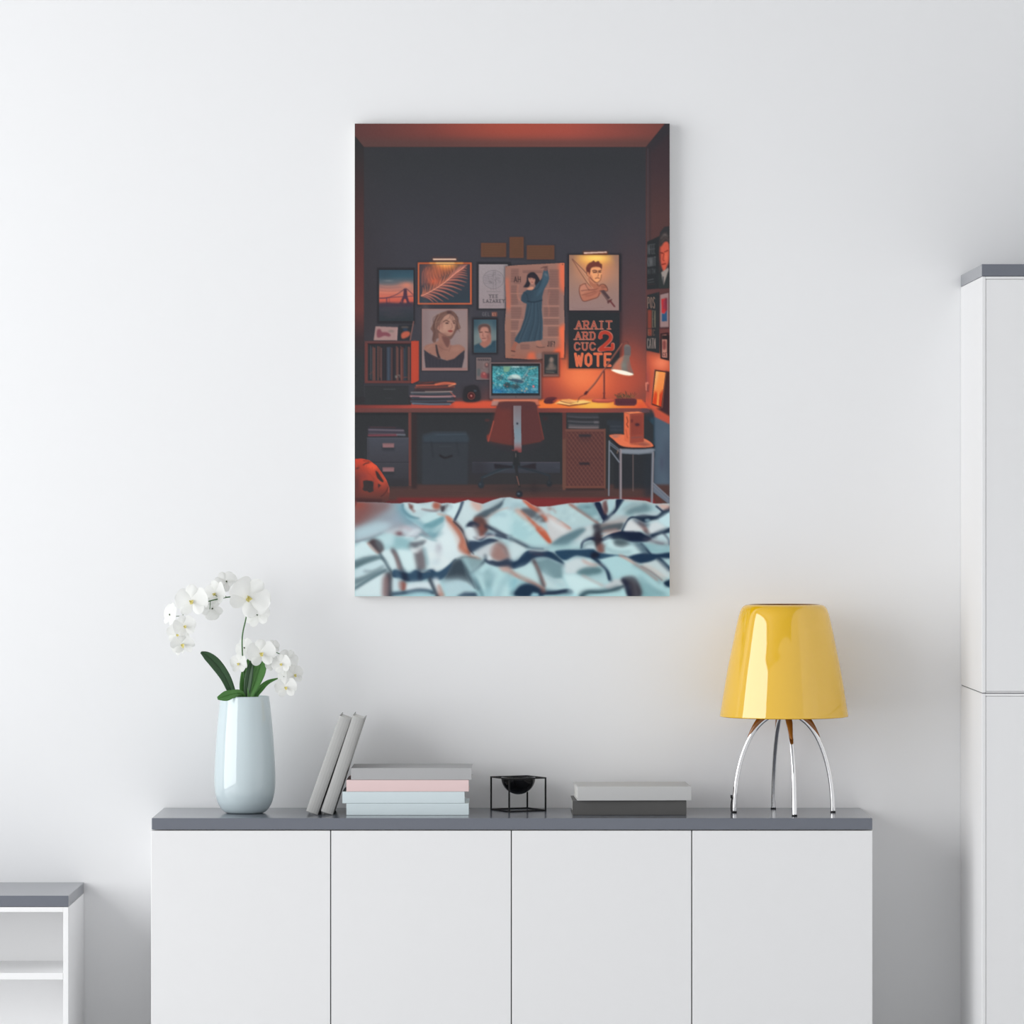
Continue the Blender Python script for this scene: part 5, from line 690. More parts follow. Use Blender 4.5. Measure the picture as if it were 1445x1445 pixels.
    P([(380, 460), (470, 400), (560, 350), (650, 315), (640, 360), (560, 430), (450, 470)], (116, 142, 150), .6, 3, 1); L([(560, 470), (640, 420), (690, 370), (730, 340)], 7, (202, 218, 220), .6, 2.6, 1); L([(360, 470), (450, 470), (560, 440)], 6, (150, 180, 186), .5, 2.4, 1)
    P([(900, 400), (960, 380), (1050, 420), (1040, 450), (980, 475), (920, 460)], (92, 106, 112), .65, 2.6, 1); L([(840, 430), (880, 410), (900, 470), (980, 500), (1060, 480)], 6, (206, 230, 232), .7, 2.2, 1); L([(830, 490), (930, 530), (1060, 530)], 5, (140, 172, 178), .6, 2.4, 1); GL(1130, 490, 50, 26, (200, 224, 228), .7); L([(1060, 450), (1150, 460), (1200, 500)], 4, (130, 156, 164), .6, 2, 1)
    P([(860, 400), (960, 360), (1100, 350), (1190, 370), (1240, 400), (1150, 440), (1040, 430), (940, 390)], (54, 62, 80), .5, 2); L([(1200, 340), (1240, 390), (1290, 400)], 4, (70, 76, 92), .7, 1.6, 1); P([(1020, 330), (1070, 250), (1130, 250), (1180, 330)], (214, 220, 221), .5, 2.4, 1); L([(1140, 270), (1190, 320), (1220, 360)], 5, (146, 120, 118), .6, 2, 1); L([(1100, 240), (1160, 280), (1220, 290)], 5, (72, 84, 98), .65, 2, 1)
    P([(1220, 330), (1270, 270), (1340, 270), (1370, 320), (1290, 350)], (210, 220, 222), .6, 2.6, 1); P([(1300, 250), (1400, 180), (1412, 300), (1360, 290)], (198, 224, 228), .6, 2.6, 1); L([(1250, 390), (1330, 350), (1410, 330)], 5, (64, 76, 92), .6, 1.8, 1); L([(1270, 430), (1340, 380), (1380, 400), (1400, 440)], 4, (196, 212, 216), .6, 1.8, 1); L([(1190, 420), (1290, 440), (1400, 460)], 5, (120, 116, 124), .5, 2.4, 1); GL(1330, 490, 70, 20, (168, 196, 202), .6)
    P([(1100, 450), (1160, 460), (1230, 540), (1200, 560), (1130, 500)], (72, 84, 100), .6, 2.2, 1); P([(1080, 580), (1180, 560), (1300, 570), (1412, 550), (1412, 580), (1260, 600), (1140, 620)], (60, 76, 96), .5, 2.2, 1)
    P([(90, 570), (160, 530), (300, 530), (380, 570), (460, 630), (330, 590), (200, 600), (110, 650), (0, 670), (0, 640)], (66, 80, 98), .5, 2.6, 1); GL(250, 550, 60, 16, (88, 84, 98), .6); L([(170, 520), (260, 515), (320, 510)], 3, (206, 186, 182), .55, 1.6, 1); P([(410, 530), (560, 510), (700, 515), (740, 560), (640, 575), (500, 570)], (72, 92, 110), .45, 2.6, 1); L([(380, 540), (430, 590), (470, 650)], 4, (74, 88, 102), .6, 2, 1); GL(740, 560, 26, 30, (58, 58, 70), .7)
    L([(0, 410), (70, 440), (150, 485)], 5, (92, 106, 116), .7, 1.8, 1); P([(0, 440), (70, 470), (130, 510), (90, 560), (20, 600), (0, 600)], (206, 222, 224), .6, 2.6, 1); L([(160, 480), (260, 500), (340, 500)], 4, (134, 168, 176), .6, 2, 1)
    L([(200, 600), (240, 680), (290, 830)], 6, (96, 88, 92), .65, 2, 1); L([(225, 640), (270, 740), (310, 820)], 2.4, (176, 136, 126), .5, 1.4, 1); P([(40, 680), (150, 640), (200, 640), (250, 780), (180, 790), (80, 740)], (202, 222, 224), .5, 3, 1); P([(250, 610), (350, 610), (450, 650), (440, 750), (370, 760), (290, 700)], (134, 160, 166), .55, 3.4, 1); L([(300, 700), (380, 780), (470, 830)], 6, (170, 196, 202), .55, 2.6, 1)
    L([(0, 700), (90, 750), (200, 800), (300, 870)], 4, (176, 128, 116), .65, 2, 1); P([(40, 880), (80, 820), (160, 800), (250, 840), (300, 890), (200, 880), (150, 925), (40, 925)], (62, 78, 94), .6, 2.4, 1); L([(0, 830), (50, 790), (110, 780)], 6, (150, 188, 196), .55, 2.6, 1); L([(310, 880), (420, 890), (540, 885)], 6, (66, 78, 94), .6, 2, 1); E(290, 875, 26, 16, (130, 92, 88), .6, 1.8)
    P([(470, 640), (560, 590), (650, 600), (740, 660), (640, 680), (580, 720), (490, 730)], (206, 218, 220), .5, 3, 1); P([(590, 710), (660, 670), (760, 670), (820, 700), (750, 740), (640, 740)], (108, 136, 142), .6, 3, 1); L([(640, 600), (700, 640), (760, 650)], 3, (186, 146, 136), .5, 1.8, 1); L([(750, 590), (830, 660), (870, 720), (890, 780)], 5, (66, 80, 98), .55, 1.8, 1)
    L([(640, 740), (720, 780), (820, 830)], 3, (188, 160, 154), .6, 1.8, 1); P([(480, 760), (580, 740), (700, 790), (800, 840), (700, 860), (580, 900), (520, 840)], (210, 232, 233), .6, 3, 1); GL(860, 830, 40, 24, (206, 208, 210), .6); P([(700, 740), (800, 730), (850, 770), (780, 790)], (170, 200, 204), .5, 2.6, 1)
    P([(600, 920), (650, 870), (760, 860), (870, 850), (960, 830), (970, 870), (820, 890), (700, 900), (660, 925)], (84, 104, 112), .65, 2.4, 1); GL(800, 910, 80, 10, (170, 206, 212), .7); P([(990, 770), (1040, 750), (1110, 760), (1150, 820), (1160, 925), (1060, 925), (1040, 840)], (86, 84, 92), .65, 3, 1); L([(1000, 780), (1040, 830), (1060, 925)], 5, (54, 58, 74), .65, 2, 1); L([(1090, 790), (1110, 860), (1120, 920)], 3, (112, 112, 118), .5, 1.8, 1)
    L([(970, 560), (1060, 600), (1180, 680), (1300, 770)], 3.4, (196, 160, 148), .5, 1.8, 1); P([(800, 600), (920, 570), (1040, 640), (1180, 740), (1320, 850), (1380, 925), (1240, 900), (1120, 790), (960, 740), (860, 680)], (186, 216, 220), .35, 4, 1); L([(1100, 640), (1220, 710), (1330, 800)], 5, (124, 146, 154), .6, 2.4, 1); L([(1150, 760), (1260, 860), (1370, 915)], 8, (132, 166, 174), .55, 3, 1); L([(1180, 650), (1280, 700), (1370, 770)], 4, (206, 172, 160), .5, 2.2, 1); GL(1330, 640, 50, 30, (196, 210, 213), .5)
    L([(1310, 590), (1360, 640), (1412, 690)], 5, (60, 76, 94), .6, 1.8, 1); E(1390, 810, 26, 30, (58, 74, 92), .7, 2)
    m3 = _clip[0][..., None]; _im[:] += ((_im-190)*.13-6)*m3
    FR(490, 695, 6.283)
    P([(40, 60), (400, 80), (470, 110), (400, 200), (250, 290), (60, 400), (40, 400)], (150, 166, 174), .85, 5)
    P([(40, 60), (380, 80), (400, 110), (300, 190), (180, 260), (60, 320), (40, 320)], (126, 98, 98), .9, 5); P([(40, 70), (230, 80), (200, 160), (130, 240), (60, 290), (40, 290)], (130, 82, 78), .8, 5); GL(95, 110, 60, 36, (146, 80, 70), .8)
    P([(60, 330), (250, 270), (400, 280), (330, 350), (200, 390), (66, 430)], (178, 204, 211), .8, 4)
    CL()
    L(top[13:22], 1, (200, 170, 160), .35, .6)
    FR(490, 695, 6.283); P([(60, 84), (75, 60), (85, 90), (66, 130)], (104, 58, 58), .8, .6)
    FR(0, 0, 1); MIX(500, 174, 945, 842, 1.4, 1, 77)

def art_pixels():
    paint()
    a = np.clip(_im, 0, 255).reshape(AH, AK, AW, AK, 3).mean((1, 3))
    return a
# ---------------------------------------------------------------- helpers
C = bpy.context.scene.collection
D = 11.6; FPX = D/0.0018; EYE = 1.5
def S(y): return (D+y)/FPX
def at(u, v, y): s = S(y); return Vector(((u-722.5)*s, y, EYE-(v-722.5)*s))
def lin(c):
    c = c/255.0
    return c/12.92 if c <= 0.04045 else ((c+0.055)/1.055)**2.4
def rgb(r, g, b): return (lin(r), lin(g), lin(b), 1)
def mat(name, col, rough=.5, metal=0., spec=.5, coat=0., coat_r=.05, bump=0., bscale=300., var=0., trans=0.):
    m = bpy.data.materials.new(name); m.use_nodes = True
    nt = m.node_tree; N, Lk = nt.nodes, nt.links; b = N['Principled BSDF']
    b.inputs['Roughness'].default_value = rough; b.inputs['Metallic'].default_value = metal
    b.inputs['Specular IOR Level'].default_value = spec
    b.inputs['Coat Weight'].default_value = coat; b.inputs['Coat Roughness'].default_value = coat_r
    tc = N.new('ShaderNodeTexCoord'); nz = N.new('ShaderNodeTexNoise'); nz.inputs['Scale'].default_value = bscale; nz.inputs['Detail'].default_value = 3
    Lk.new(tc.outputs['Object'], nz.inputs['Vector'])
    mx = N.new('ShaderNodeMix'); mx.data_type = 'RGBA'
    mx.inputs[6].default_value = col; mx.inputs[7].default_value = tuple(c*(1-var) for c in col[:3])+(1,)
    Lk.new(nz.outputs['Fac'], mx.inputs[0]); Lk.new(mx.outputs[2], b.inputs['Base Color'])
    if bump:
        bp = N.new('ShaderNodeBump'); bp.inputs['Strength'].default_value = bump; bp.inputs['Distance'].default_value = .0005
        Lk.new(nz.outputs['Fac'], bp.inputs['Height']); Lk.new(bp.outputs['Normal'], b.inputs['Normal'])
    if trans:
        tr = N.new('ShaderNodeBsdfTranslucent'); tr.inputs['Color'].default_value = col
        ms = N.new('ShaderNodeMixShader'); ms.inputs[0].default_value = trans
        Lk.new(b.outputs[0], ms.inputs[1]); Lk.new(tr.outputs[0], ms.inputs[2]); Lk.new(ms.outputs[0], N['Material Output'].inputs['Surface'])
    return m
def empty(name, loc, label, cat, group=None, rz=0):
    o = bpy.data.objects.new(name, None); C.objects.link(o); o.location = loc; o.rotation_euler.z = rz
    o.empty_display_size = .05
    return tag(o, label, cat, group)
def tag(o, label, cat, group=None):
    o['label'] = label; o['category'] = cat
    if group: o['group'] = group
    return o
def obj(name, bm, m, parent=None, smooth=False, bevel=0, seg=2, sub=0, solid=0, auto=None):
    me = bpy.data.meshes.new(name)
    bmesh.ops.recalc_face_normals(bm, faces=bm.faces); bm.to_mesh(me); bm.free()
    o = bpy.data.objects.new(name, me); C.objects.link(o)
    if isinstance(m, (list, tuple)):
        for q in m: me.materials.append(q)
    else: me.materials.append(m)
    if smooth: me.polygons.foreach_set('use_smooth', [True]*len(me.polygons))
    if solid: md = o.modifiers.new('thickness', 'SOLIDIFY'); md.thickness = solid; md.offset = 0
    if bevel: md = o.modifiers.new('bevel', 'BEVEL'); md.width = bevel; md.segments = seg; md.limit_method = 'ANGLE'; md.harden_normals = False
    if sub: md = o.modifiers.new('sub', 'SUBSURF'); md.levels = sub; md.render_levels = sub
    if parent is not None: o.parent = parent
    return o
def bx(bm, x0, x1, y0, y1, z0, z1, mi=0):
    v = [bm.verts.new((x, y, z)) for x in (x0, x1) for y in (y0, y1) for z in (z0, z1)]
    for f in ((0, 1, 3, 2), (4, 6, 7, 5), (0, 4, 5, 1), (2, 3, 7, 6), (0, 2, 6, 4), (1, 5, 7, 3)):
        bm.faces.new([v[i] for i in f]).material_index = mi
    return bm
def box(*a): return bx(bmesh.new(), *a)
def tube(bm, pts, r, n=12, r2=None, caps=True, sx=1.0):
    pts = [Vector(p) for p in pts]; r2 = r if r2 is None else r2; rings = []
    up = Vector((0, 0, 1)); prev = None
    for i, p in enumerate(pts):
        d = (pts[min(i+1, len(pts)-1)]-pts[max(i-1, 0)]).normalized()
        if prev is None:
            a = d.cross(up)
            if a.length < 1e-3: a = d.cross(Vector((1, 0, 0)))
        else: a = prev-d*prev.dot(d)
        a.normalize(); prev = a; b = d.cross(a)
        t = i/(len(pts)-1); rr = (r(t) if callable(r) else r+(r2-r)*t)
        rings.append([bm.verts.new(p+(a*math.cos(q)*sx+b*math.sin(q))*rr) for q in [2*math.pi*k/n for k in range(n)]])
    for i in range(len(rings)-1):
        for k in range(n): bm.faces.new((rings[i][k], rings[i][(k+1) % n], rings[i+1][(k+1) % n], rings[i+1][k]))
    if caps: bm.faces.new(rings[0]); bm.faces.new(rings[-1])
    return bm
def lathe(bm, prof, n=64, cx=0, cy=0, close=False):
    rings = []
    for r, z in prof:
        if r < 1e-6: rings.append([bm.verts.new((cx, cy, z))])
        else: rings.append([bm.verts.new((cx+r*math.cos(2*math.pi*k/n), cy+r*math.sin(2*math.pi*k/n), z)) for k in range(n)])
    pr = list(zip(rings, rings[1:]+([rings[0]] if close else [])))
    if not close: pr = pr[:len(rings)-1]
    for a, b in pr:
        for k in range(n):
            A = a[k % len(a)], a[(k+1) % len(a)]; B = b[(k+1) % len(b)], b[k % len(b)]
            q = []
            for w in A+B:
                if w not in q: q.append(w)
            if len(q) > 2: bm.faces.new(q)
    return bm
def cr(pts, n=6):
    pts = [Vector(p) for p in pts]; out = []
    for i in range(len(pts)-1):
        a, b, c, d = pts[max(i-1, 0)], pts[i], pts[i+1], pts[min(i+2, len(pts)-1)]
        for k in range(n):
            t = k/n; out.append(.5*((2*b)+(c-a)*t+(2*a-5*b+4*c-d)*t*t+(3*b-a-3*c+d)*t**3))
    return out+[pts[-1]]

# ---------------------------------------------------------------- materials
M_wall = mat('white painted wall', (.885, .888, .895, 1), .9, spec=.15, bump=.06, bscale=900)
M_ceil = mat('ceiling paint', (.36, .36, .37, 1), .9, spec=.1)
M_floor = mat('pale floor boards', (FLOOR_, FLOOR_, FLOOR_, 1), .6, bscale=4, var=.15)
M_white = mat('satin white lacquer', (.85, .85, .855, 1), .38, spec=.4, bscale=30, var=.01)
M_carc = mat('white carcase board', (.86, .86, .865, 1), .5, spec=.3)
M_grey = mat('blue grey laminate', (.150, .163, .195, 1), .17, spec=.6)
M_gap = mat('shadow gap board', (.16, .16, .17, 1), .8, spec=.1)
M_shelf = mat('white shelf board', (.92, .92, .925, 1), .5, spec=.3)
M_frame = mat('window frame paint', (.8, .8, .8, 1), .4)

# ---------------------------------------------------------------- the room
XL, XR, ZC, YF = ROOM
def struct(name, bm, m, **k):
    o = obj(name, bm, m, **k); o['kind'] = 'structure'; return o
struct('wall_back', box(XL-.15, XR+.15, 0, .15, 0, ZC), M_wall)
struct('floor', box(XL-.15, XR+3.0, -14, .15, -.1, 0), M_floor)
struct('ceiling', box(XL-.15, XR+.15, YF, .15, ZC, ZC+.1), M_ceil)
WIN = WINDOWS
def wall_with_windows():
    bm = bmesh.new(); ys = [0.0]
    for (y0, y1, z0, z1) in WIN:
        bx(bm, XL-.15, XL, y1, ys[-1], 0, ZC); bx(bm, XL-.15, XL, y0, y1, 0, z0); bx(bm, XL-.15, XL, y0, y1, z1, ZC); ys.append(y0)
    bx(bm, XL-.15, XL, YF, ys[-1], 0, ZC)
    return bm
struct('wall_left', wall_with_windows(), M_wall)
struct('wall_right', box(XR, XR+.15, -2.9, 0, 0, ZC), M_wall)
for k, (y0, y1, z0, z1) in enumerate(WIN):
    bm = bmesh.new(); t = .045; xa, xb = XL-.11, XL-.05
    bx(bm, xa, xb, y0, y1, z0, z0+t); bx(bm, xa, xb, y0, y1, z1-t, z1); bx(bm, xa, xb, y0, y0+t, z0+t, z1-t); bx(bm, xa, xb, y1-t, y1, z0+t, z1-t)
    w = struct('window_%d' % (k+1), bm, M_frame, bevel=.004)
    ld = bpy.data.lights.new('daylight', 'AREA'); ld.shape = 'RECTANGLE'; ld.size = z1-z0-.1; ld.size_y = y1-y0-.1
    ld.energy = WIN_POWER[k]*ld.size*ld.size_y; ld.color = (.985, .995, 1.0)
    lo = bpy.data.objects.new('daylight', ld); C.objects.link(lo); lo.location = (XL-.13, (y0+y1)/2, (z0+z1)/2)
    lo.rotation_euler = (0, -math.pi/2, 0)
def baseboard(name, b): struct(name, b, M_frame, bevel=.004)
baseboard('baseboard_back', box(.9, 1.12, -.015, 0, 0, .08))

# ---------------------------------------------------------------- sideboard
YS = -.394; sx0, sx1 = (214-722.5)*S(YS), (1231-722.5)*S(YS)
ZT = EYE-(1154.5-722.5)*S(YS); ZTb = EYE-(1170.7-722.5)*S(YS)
sb = empty('sideboard', (0, YS/2, 0), 'long low white sideboard with four flat doors and a grey top', 'sideboard')
def loc(o, root):     # keep world coordinates for meshes written in world space
    o.location = (-root.location.x, -root.location.y, -root.location.z) if root.rotation_euler.z == 0 else o.location
    return o
loc(obj('countertop', box(sx0, sx1, YS, -.001, ZTb, ZT), M_grey, sb, bevel=.0012), sb)['label'] = 'grey laminate countertop'
bm = bmesh.new(); bx(bm, sx0+.001, sx1-.001, YS+.022, -.001, .06, ZTb-.0005)
loc(obj('carcase', bm, [M_carc], sb), sb)
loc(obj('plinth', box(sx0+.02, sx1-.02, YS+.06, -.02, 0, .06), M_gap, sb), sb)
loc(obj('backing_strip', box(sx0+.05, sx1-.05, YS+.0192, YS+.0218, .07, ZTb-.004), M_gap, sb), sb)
seams = [213.2, 466.7, 721.7, 976.2, 1231.2]
for k in range(4):
    a, b = (seams[k]-722.5)*S(YS), (seams[k+1]-722.5)*S(YS)
    g = .0013
    loc(obj('door', box(a+(g if k else 0), b-(g if k < 3 else 0), YS+.0005, YS+.019, .07, ZTb-.0025), M_white, sb, bevel=.0012), sb)

# ---------------------------------------------------------------- tall cabinet on the right
YC = -.52; cx0 = (1385.5-722.5)*S(YC); cx1 = XR-.02
tc_ = empty('tall_cabinet', ((cx0+cx1)/2, YC/2, 0), 'tall white cabinet with a dark grey top, cut by the right edge of the photo', 'cabinet')
zt = EYE-(372.7-722.5)*S(YC); ztb = EYE-(389.7-722.5)*S(YC); zm = EYE-(978.2-722.5)*S(YC)
loc(obj('top_panel', box(cx0, cx1, YC, -.001, ztb, zt), M_grey, tc_, bevel=.001), tc_)['label'] = 'dark grey top panel'
for nm, z0, z1 in (('upper_carcase', zm+.001, ztb-.0008), ('lower_carcase', .05, zm-.001)):
    bm = bmesh.new(); t = .0095
    bx(bm, cx0, cx0+t, YC, -.001, z0, z1); bx(bm, cx1-t, cx1, YC, -.001, z0, z1); bx(bm, cx0+t, cx1-t, YC, -.001, z1-.006, z1); bx(bm, cx0+t, cx1-t, YC, -.001, z0, z0+.003); bx(bm, cx0+t, cx1-t, -.012, -.002, z0+.003, z1-.006)
    loc(obj(nm, bm, M_carc, tc_, bevel=.0015), tc_)
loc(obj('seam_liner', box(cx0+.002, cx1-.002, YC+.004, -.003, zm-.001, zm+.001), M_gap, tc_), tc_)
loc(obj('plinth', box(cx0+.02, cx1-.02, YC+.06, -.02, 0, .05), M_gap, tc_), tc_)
xm = (cx0+cx1)/2
for z0, z1 in ((zm+.0045, ztb-.0075), (.053, zm-.0075)):
    for a, b in ((cx0+.0098, xm-.0012), (xm+.0012, cx1-.0098)):
        loc(obj('door', box(a, b, YC+.0015, YC+.02, z0, z1), M_white, tc_, bevel=.0015), tc_)

# ---------------------------------------------------------------- open shelf unit on the left
YL = -.406; lx1 = (96.5-722.5)*S(YL); lx0 = -2.05
su = empty('shelf_unit', ((lx0+lx1)/2, YL/2, 0), 'low white open shelf unit with a grey top at the left edge', 'shelf unit')
zt = EYE-(1264-722.5)*S(YL); ztb = EYE-(1279.6-722.5)*S(YL)
loc(obj('top_panel', box(lx0, lx1, YL, -.001, ztb, zt), M_grey, su, bevel=.001), su)['label'] = 'grey top panel'
bm = bmesh.new(); t = .0125
bx(bm, lx1-t, lx1, YL, -.001, 0, ztb-.0008); bx(bm, lx0, lx0+t, YL, -.001, 0, ztb-.0008); bx(bm, lx0+t, lx1-t, YL, -.001, ztb-.0128, ztb-.0008)
bx(bm, lx0+t, lx1-t, YL+.02, -.001, 0, .06)
loc(obj('carcase', bm, M_shelf, su, bevel=.0008), su)
loc(obj('back_panel', box(lx0+t, lx1-t, -.105, -.095, .0605, ztb-.013), M_shelf, su), su)
zs = EYE-(1373-722.5)*S(YL)
loc(obj('shelf', box(lx0+t+.0005, lx1-t-.0008, YL+.002, -.106, zs-.0165, zs), M_shelf, su, bevel=.001), su)

# ---------------------------------------------------------------- canvas print
YP = -.036
pa, pb = at(500.4, 174.2, YP), at(945.2, 841.6, YP)
cv = empty('canvas_picture', ((pa.x+pb.x)/2, 0, (pa.z+pb.z)/2), 'large unframed canvas print of a dim orange-lit bedroom with a desk', 'picture')
bm = box(pa.x, pb.x, YP+.0006, -.002, pb.z, pa.z)
M_cside = mat('bare canvas edge', (.78, .77, .75, 1), .9, spec=.1, bump=.4, bscale=1500)
loc(obj('stretcher', bm, M_cside, cv, bevel=.0012), cv)['label'] = 'white wrapped canvas edge'
def canvas_sheet():
    px = art_pixels()                                  # rows from the top
    h, w = px.shape[:2]
    xs = pa.x+(np.arange(w)+.5)/w*(pb.x-pa.x); zs_ = pa.z+(np.arange(h)+.5)/h*(pb.z-pa.z)
    xs[0], xs[-1] = pa.x+.0004, pb.x-.0004; zs_[0], zs_[-1] = pa.z-.0004, pb.z+.0004
    V = np.zeros((h, w, 3), np.float32); V[..., 0] = xs[None]; V[..., 1] = YP; V[..., 2] = zs_[:, None]
    i = (np.arange(h-1)[:, None]*w+np.arange(w-1)[None]).ravel()
    F = np.stack([i, i+w, i+w+1, i+1], 1).astype(np.int32)
    me = bpy.data.meshes.new('printed_canvas'); me.vertices.add(h*w); me.vertices.foreach_set('co', V.ravel())
    me.loops.add(F.size); me.loops.foreach_set('vertex_index', F.ravel()); me.polygons.add(len(F))
    me.polygons.foreach_set('loop_start', np.arange(0, F.size, 4, dtype=np.int32)); me.update(calc_edges=True)
    c = px/255.0; c = np.where(c <= .04045, c/12.92, ((c+.055)/1.055)**2.4)
    a = me.color_attributes.new('print', 'FLOAT_COLOR', 'POINT')
    a.data.foreach_set('color', np.concatenate([c, np.ones((h, w, 1))], 2).astype(np.float32).ravel())
    m = bpy.data.materials.new('printed canvas'); m.use_nodes = True; N, Lk = m.node_tree.nodes, m.node_tree.links; b = N['Principled BSDF']
    at_ = N.new('ShaderNodeAttribute'); at_.attribute_name = 'print'
    mu = N.new('ShaderNodeVectorMath'); mu.operation = 'SCALE'; mu.inputs['Scale'].default_value = PRINT_GAIN
    Lk.new(at_.outputs['Color'], mu.inputs[0]); Lk.new(mu.outputs[0], b.inputs['Base Color'])
    b.inputs['Roughness'].default_value = .8; b.inputs['Specular IOR Level'].default_value = 0.0
    me.materials.append(m)
    o = bpy.data.objects.new('printed_canvas', me); C.objects.link(o); o.parent = cv; return o
loc(canvas_sheet(), cv)

# ---------------------------------------------------------------- vase
vx, vy = (345.5-722.5)*S(-.2), -.2
vs = empty('vase', (vx, vy, ZT), 'tall glossy pale blue vase holding the white orchid', 'vase')
prof = [(1148.4, 24), (1147.2, 28), (1144.5, 31.5), (1140, 35), (1132, 39), (1120, 42), (1105, 43.2), (1085, 42.9), (1060, 41.6), (1030, 39.3), (1000, 36.4), (984.2, 34.4)]
sV = S(-.2); P_ = cr([(r*sV, 0, (1148.4-v)*sV) for v, r in prof], 5)
out = [(p.x, p.z) for p in P_]
zt_ = out[-1][1]
pr = [(0, 0)]+out+[(out[-1][0]-.0008, zt_+.0012), (out[-1][0]-.0032, zt_+.0012)]+[(max(r-.004, .001), max(z, .006)) for r, z in reversed(out[3:])]+[(0, .006)]
bm = lathe(bmesh.new(), pr, 96)
M_vase = mat('pale blue glazed ceramic', (.60, .70, .73, 1), .5, spec=.0, coat=1., coat_r=.03)
M_vase.node_tree.nodes['Principled BSDF'].inputs['Coat IOR'].default_value = 1.75
obj('vase_body', bm, M_vase, vs, smooth=True)

# ---------------------------------------------------------------- orchid
M_petal = mat('white orchid petal', (.95, .955, .93, 1), .55, spec=.2, bscale=60, var=.05, trans=.35)
M_lip = mat('yellow orchid lip', (.90, .80, .30, 1), .5, spec=.3, bscale=300, var=.3)
M_dark = mat('dark green bract', (.05, .08, .02, 1), .5)
M_stem = mat('green orchid stem', (.055, .15, .045, 1), .45)
M_leafA = mat('dark green leaf', (.045, .105, .045, 1), .4, spec=.4, bscale=40, var=.25, trans=.1)
M_leafB = mat('fresh green leaf', (.14, .36, .095, 1), .4, spec=.4, bscale=40, var=.25, trans=.25)
orc = empty('orchid', (vx, vy, ZT+.02), 'white moth orchid with two arching flower sprays, standing in the pale blue vase', 'flower')
def opx(x, y, d=0): return at(200+x/5.78, 780+y/5.78, vy+d)
def petal(bm, base, d, nrm, ln, wd, cup, mi=0, nu=12, nv=8, shape=0):
    d = d.normalized(); s = nrm.cross(d).normalized(); n = d.cross(s).normalized()
    if n.dot(nrm) < 0: n = -n
    g = []
    for i in range(nu+1):
        t = (1-math.cos(math.pi*i/nu))/2; e = math.sin(math.pi*i/nu)
        w = wd*max(e, .05)*((.72+.42*t) if shape else (.80+.30*t))
        row = []
        for j in range(nv+1):
            q = j/nv*2-1
            p = base+d*(ln*(t+.06*(1-q*q)*e*(t-.4)))+s*(w*q)+n*(cup*ln*(t*t*.45-.30*t)-abs(q)**2*w*.20+.018*ln*math.sin(4*q+5*t))
            row.append(bm.verts.new(p))
        g.append(row)
    for i in range(nu):
        for j in range(nv): bm.faces.new((g[i][j], g[i][j+1], g[i+1][j+1], g[i+1][j])).material_index = mi
def flower(cx, cy, rad, face=(0, -1, 0), roll=0., dep=0., lip=True, back=False, k=0):
    c = opx(cx, cy, dep); R_ = rad/5.78*S(vy+dep)
    n = Vector(face).normalized(); up = Vector((0, 0, 1))
    u = (up-n*up.dot(n)).normalized(); s = n.cross(u)
    def dr(a): a += roll; return u*math.cos(a)+s*math.sin(a)
    bm = bmesh.new(); cup = -.5 if back else .45
    for a, w in ((0, .40), (2.45, .38), (-2.45, .38)): petal(bm, c-n*R_*.03, dr(a)+n*.12, n, R_*.98, R_*w*.98, cup)
    for a in (1.32, -1.32): petal(bm, c+n*R_*.02, dr(a)+n*.10, n, R_*1.02, R_*.66, cup, shape=1)
    root = obj('flower', bm, M_petal, orc, smooth=True); root.location = -Vector(orc.location)
    if lip and not back:
        bm = bmesh.new(); f = .19*R_
        petal(bm, c+n*f*.3, dr(math.pi)+n*.9, n, f*1.7, f*.55, .7); petal(bm, c+n*f*.3, dr(2.1)+n*1.1, n, f*1.15, f*.5, .9); petal(bm, c+n*f*.3, dr(-2.1)+n*1.1, n, f*1.15, f*.5, .9)
        bmesh.ops.create_uvsphere(bm, u_segments=10, v_segments=8, radius=f*.26, matrix=Matrix.Translation(c+n*f*.45))
        lp = obj('lip', bm, M_lip, root, smooth=True); lp['label'] = 'yellow flower centre'
    else:
        bm = bmesh.new(); tube(bm, [c-n*R_*.02, c+n*R_*.10], R_*.10, 8, R_*.05)
        lp = obj('pedicel', bm, M_dark, root, smooth=True)
    return root
V3 = lambda x, y, z: (x, y, z)
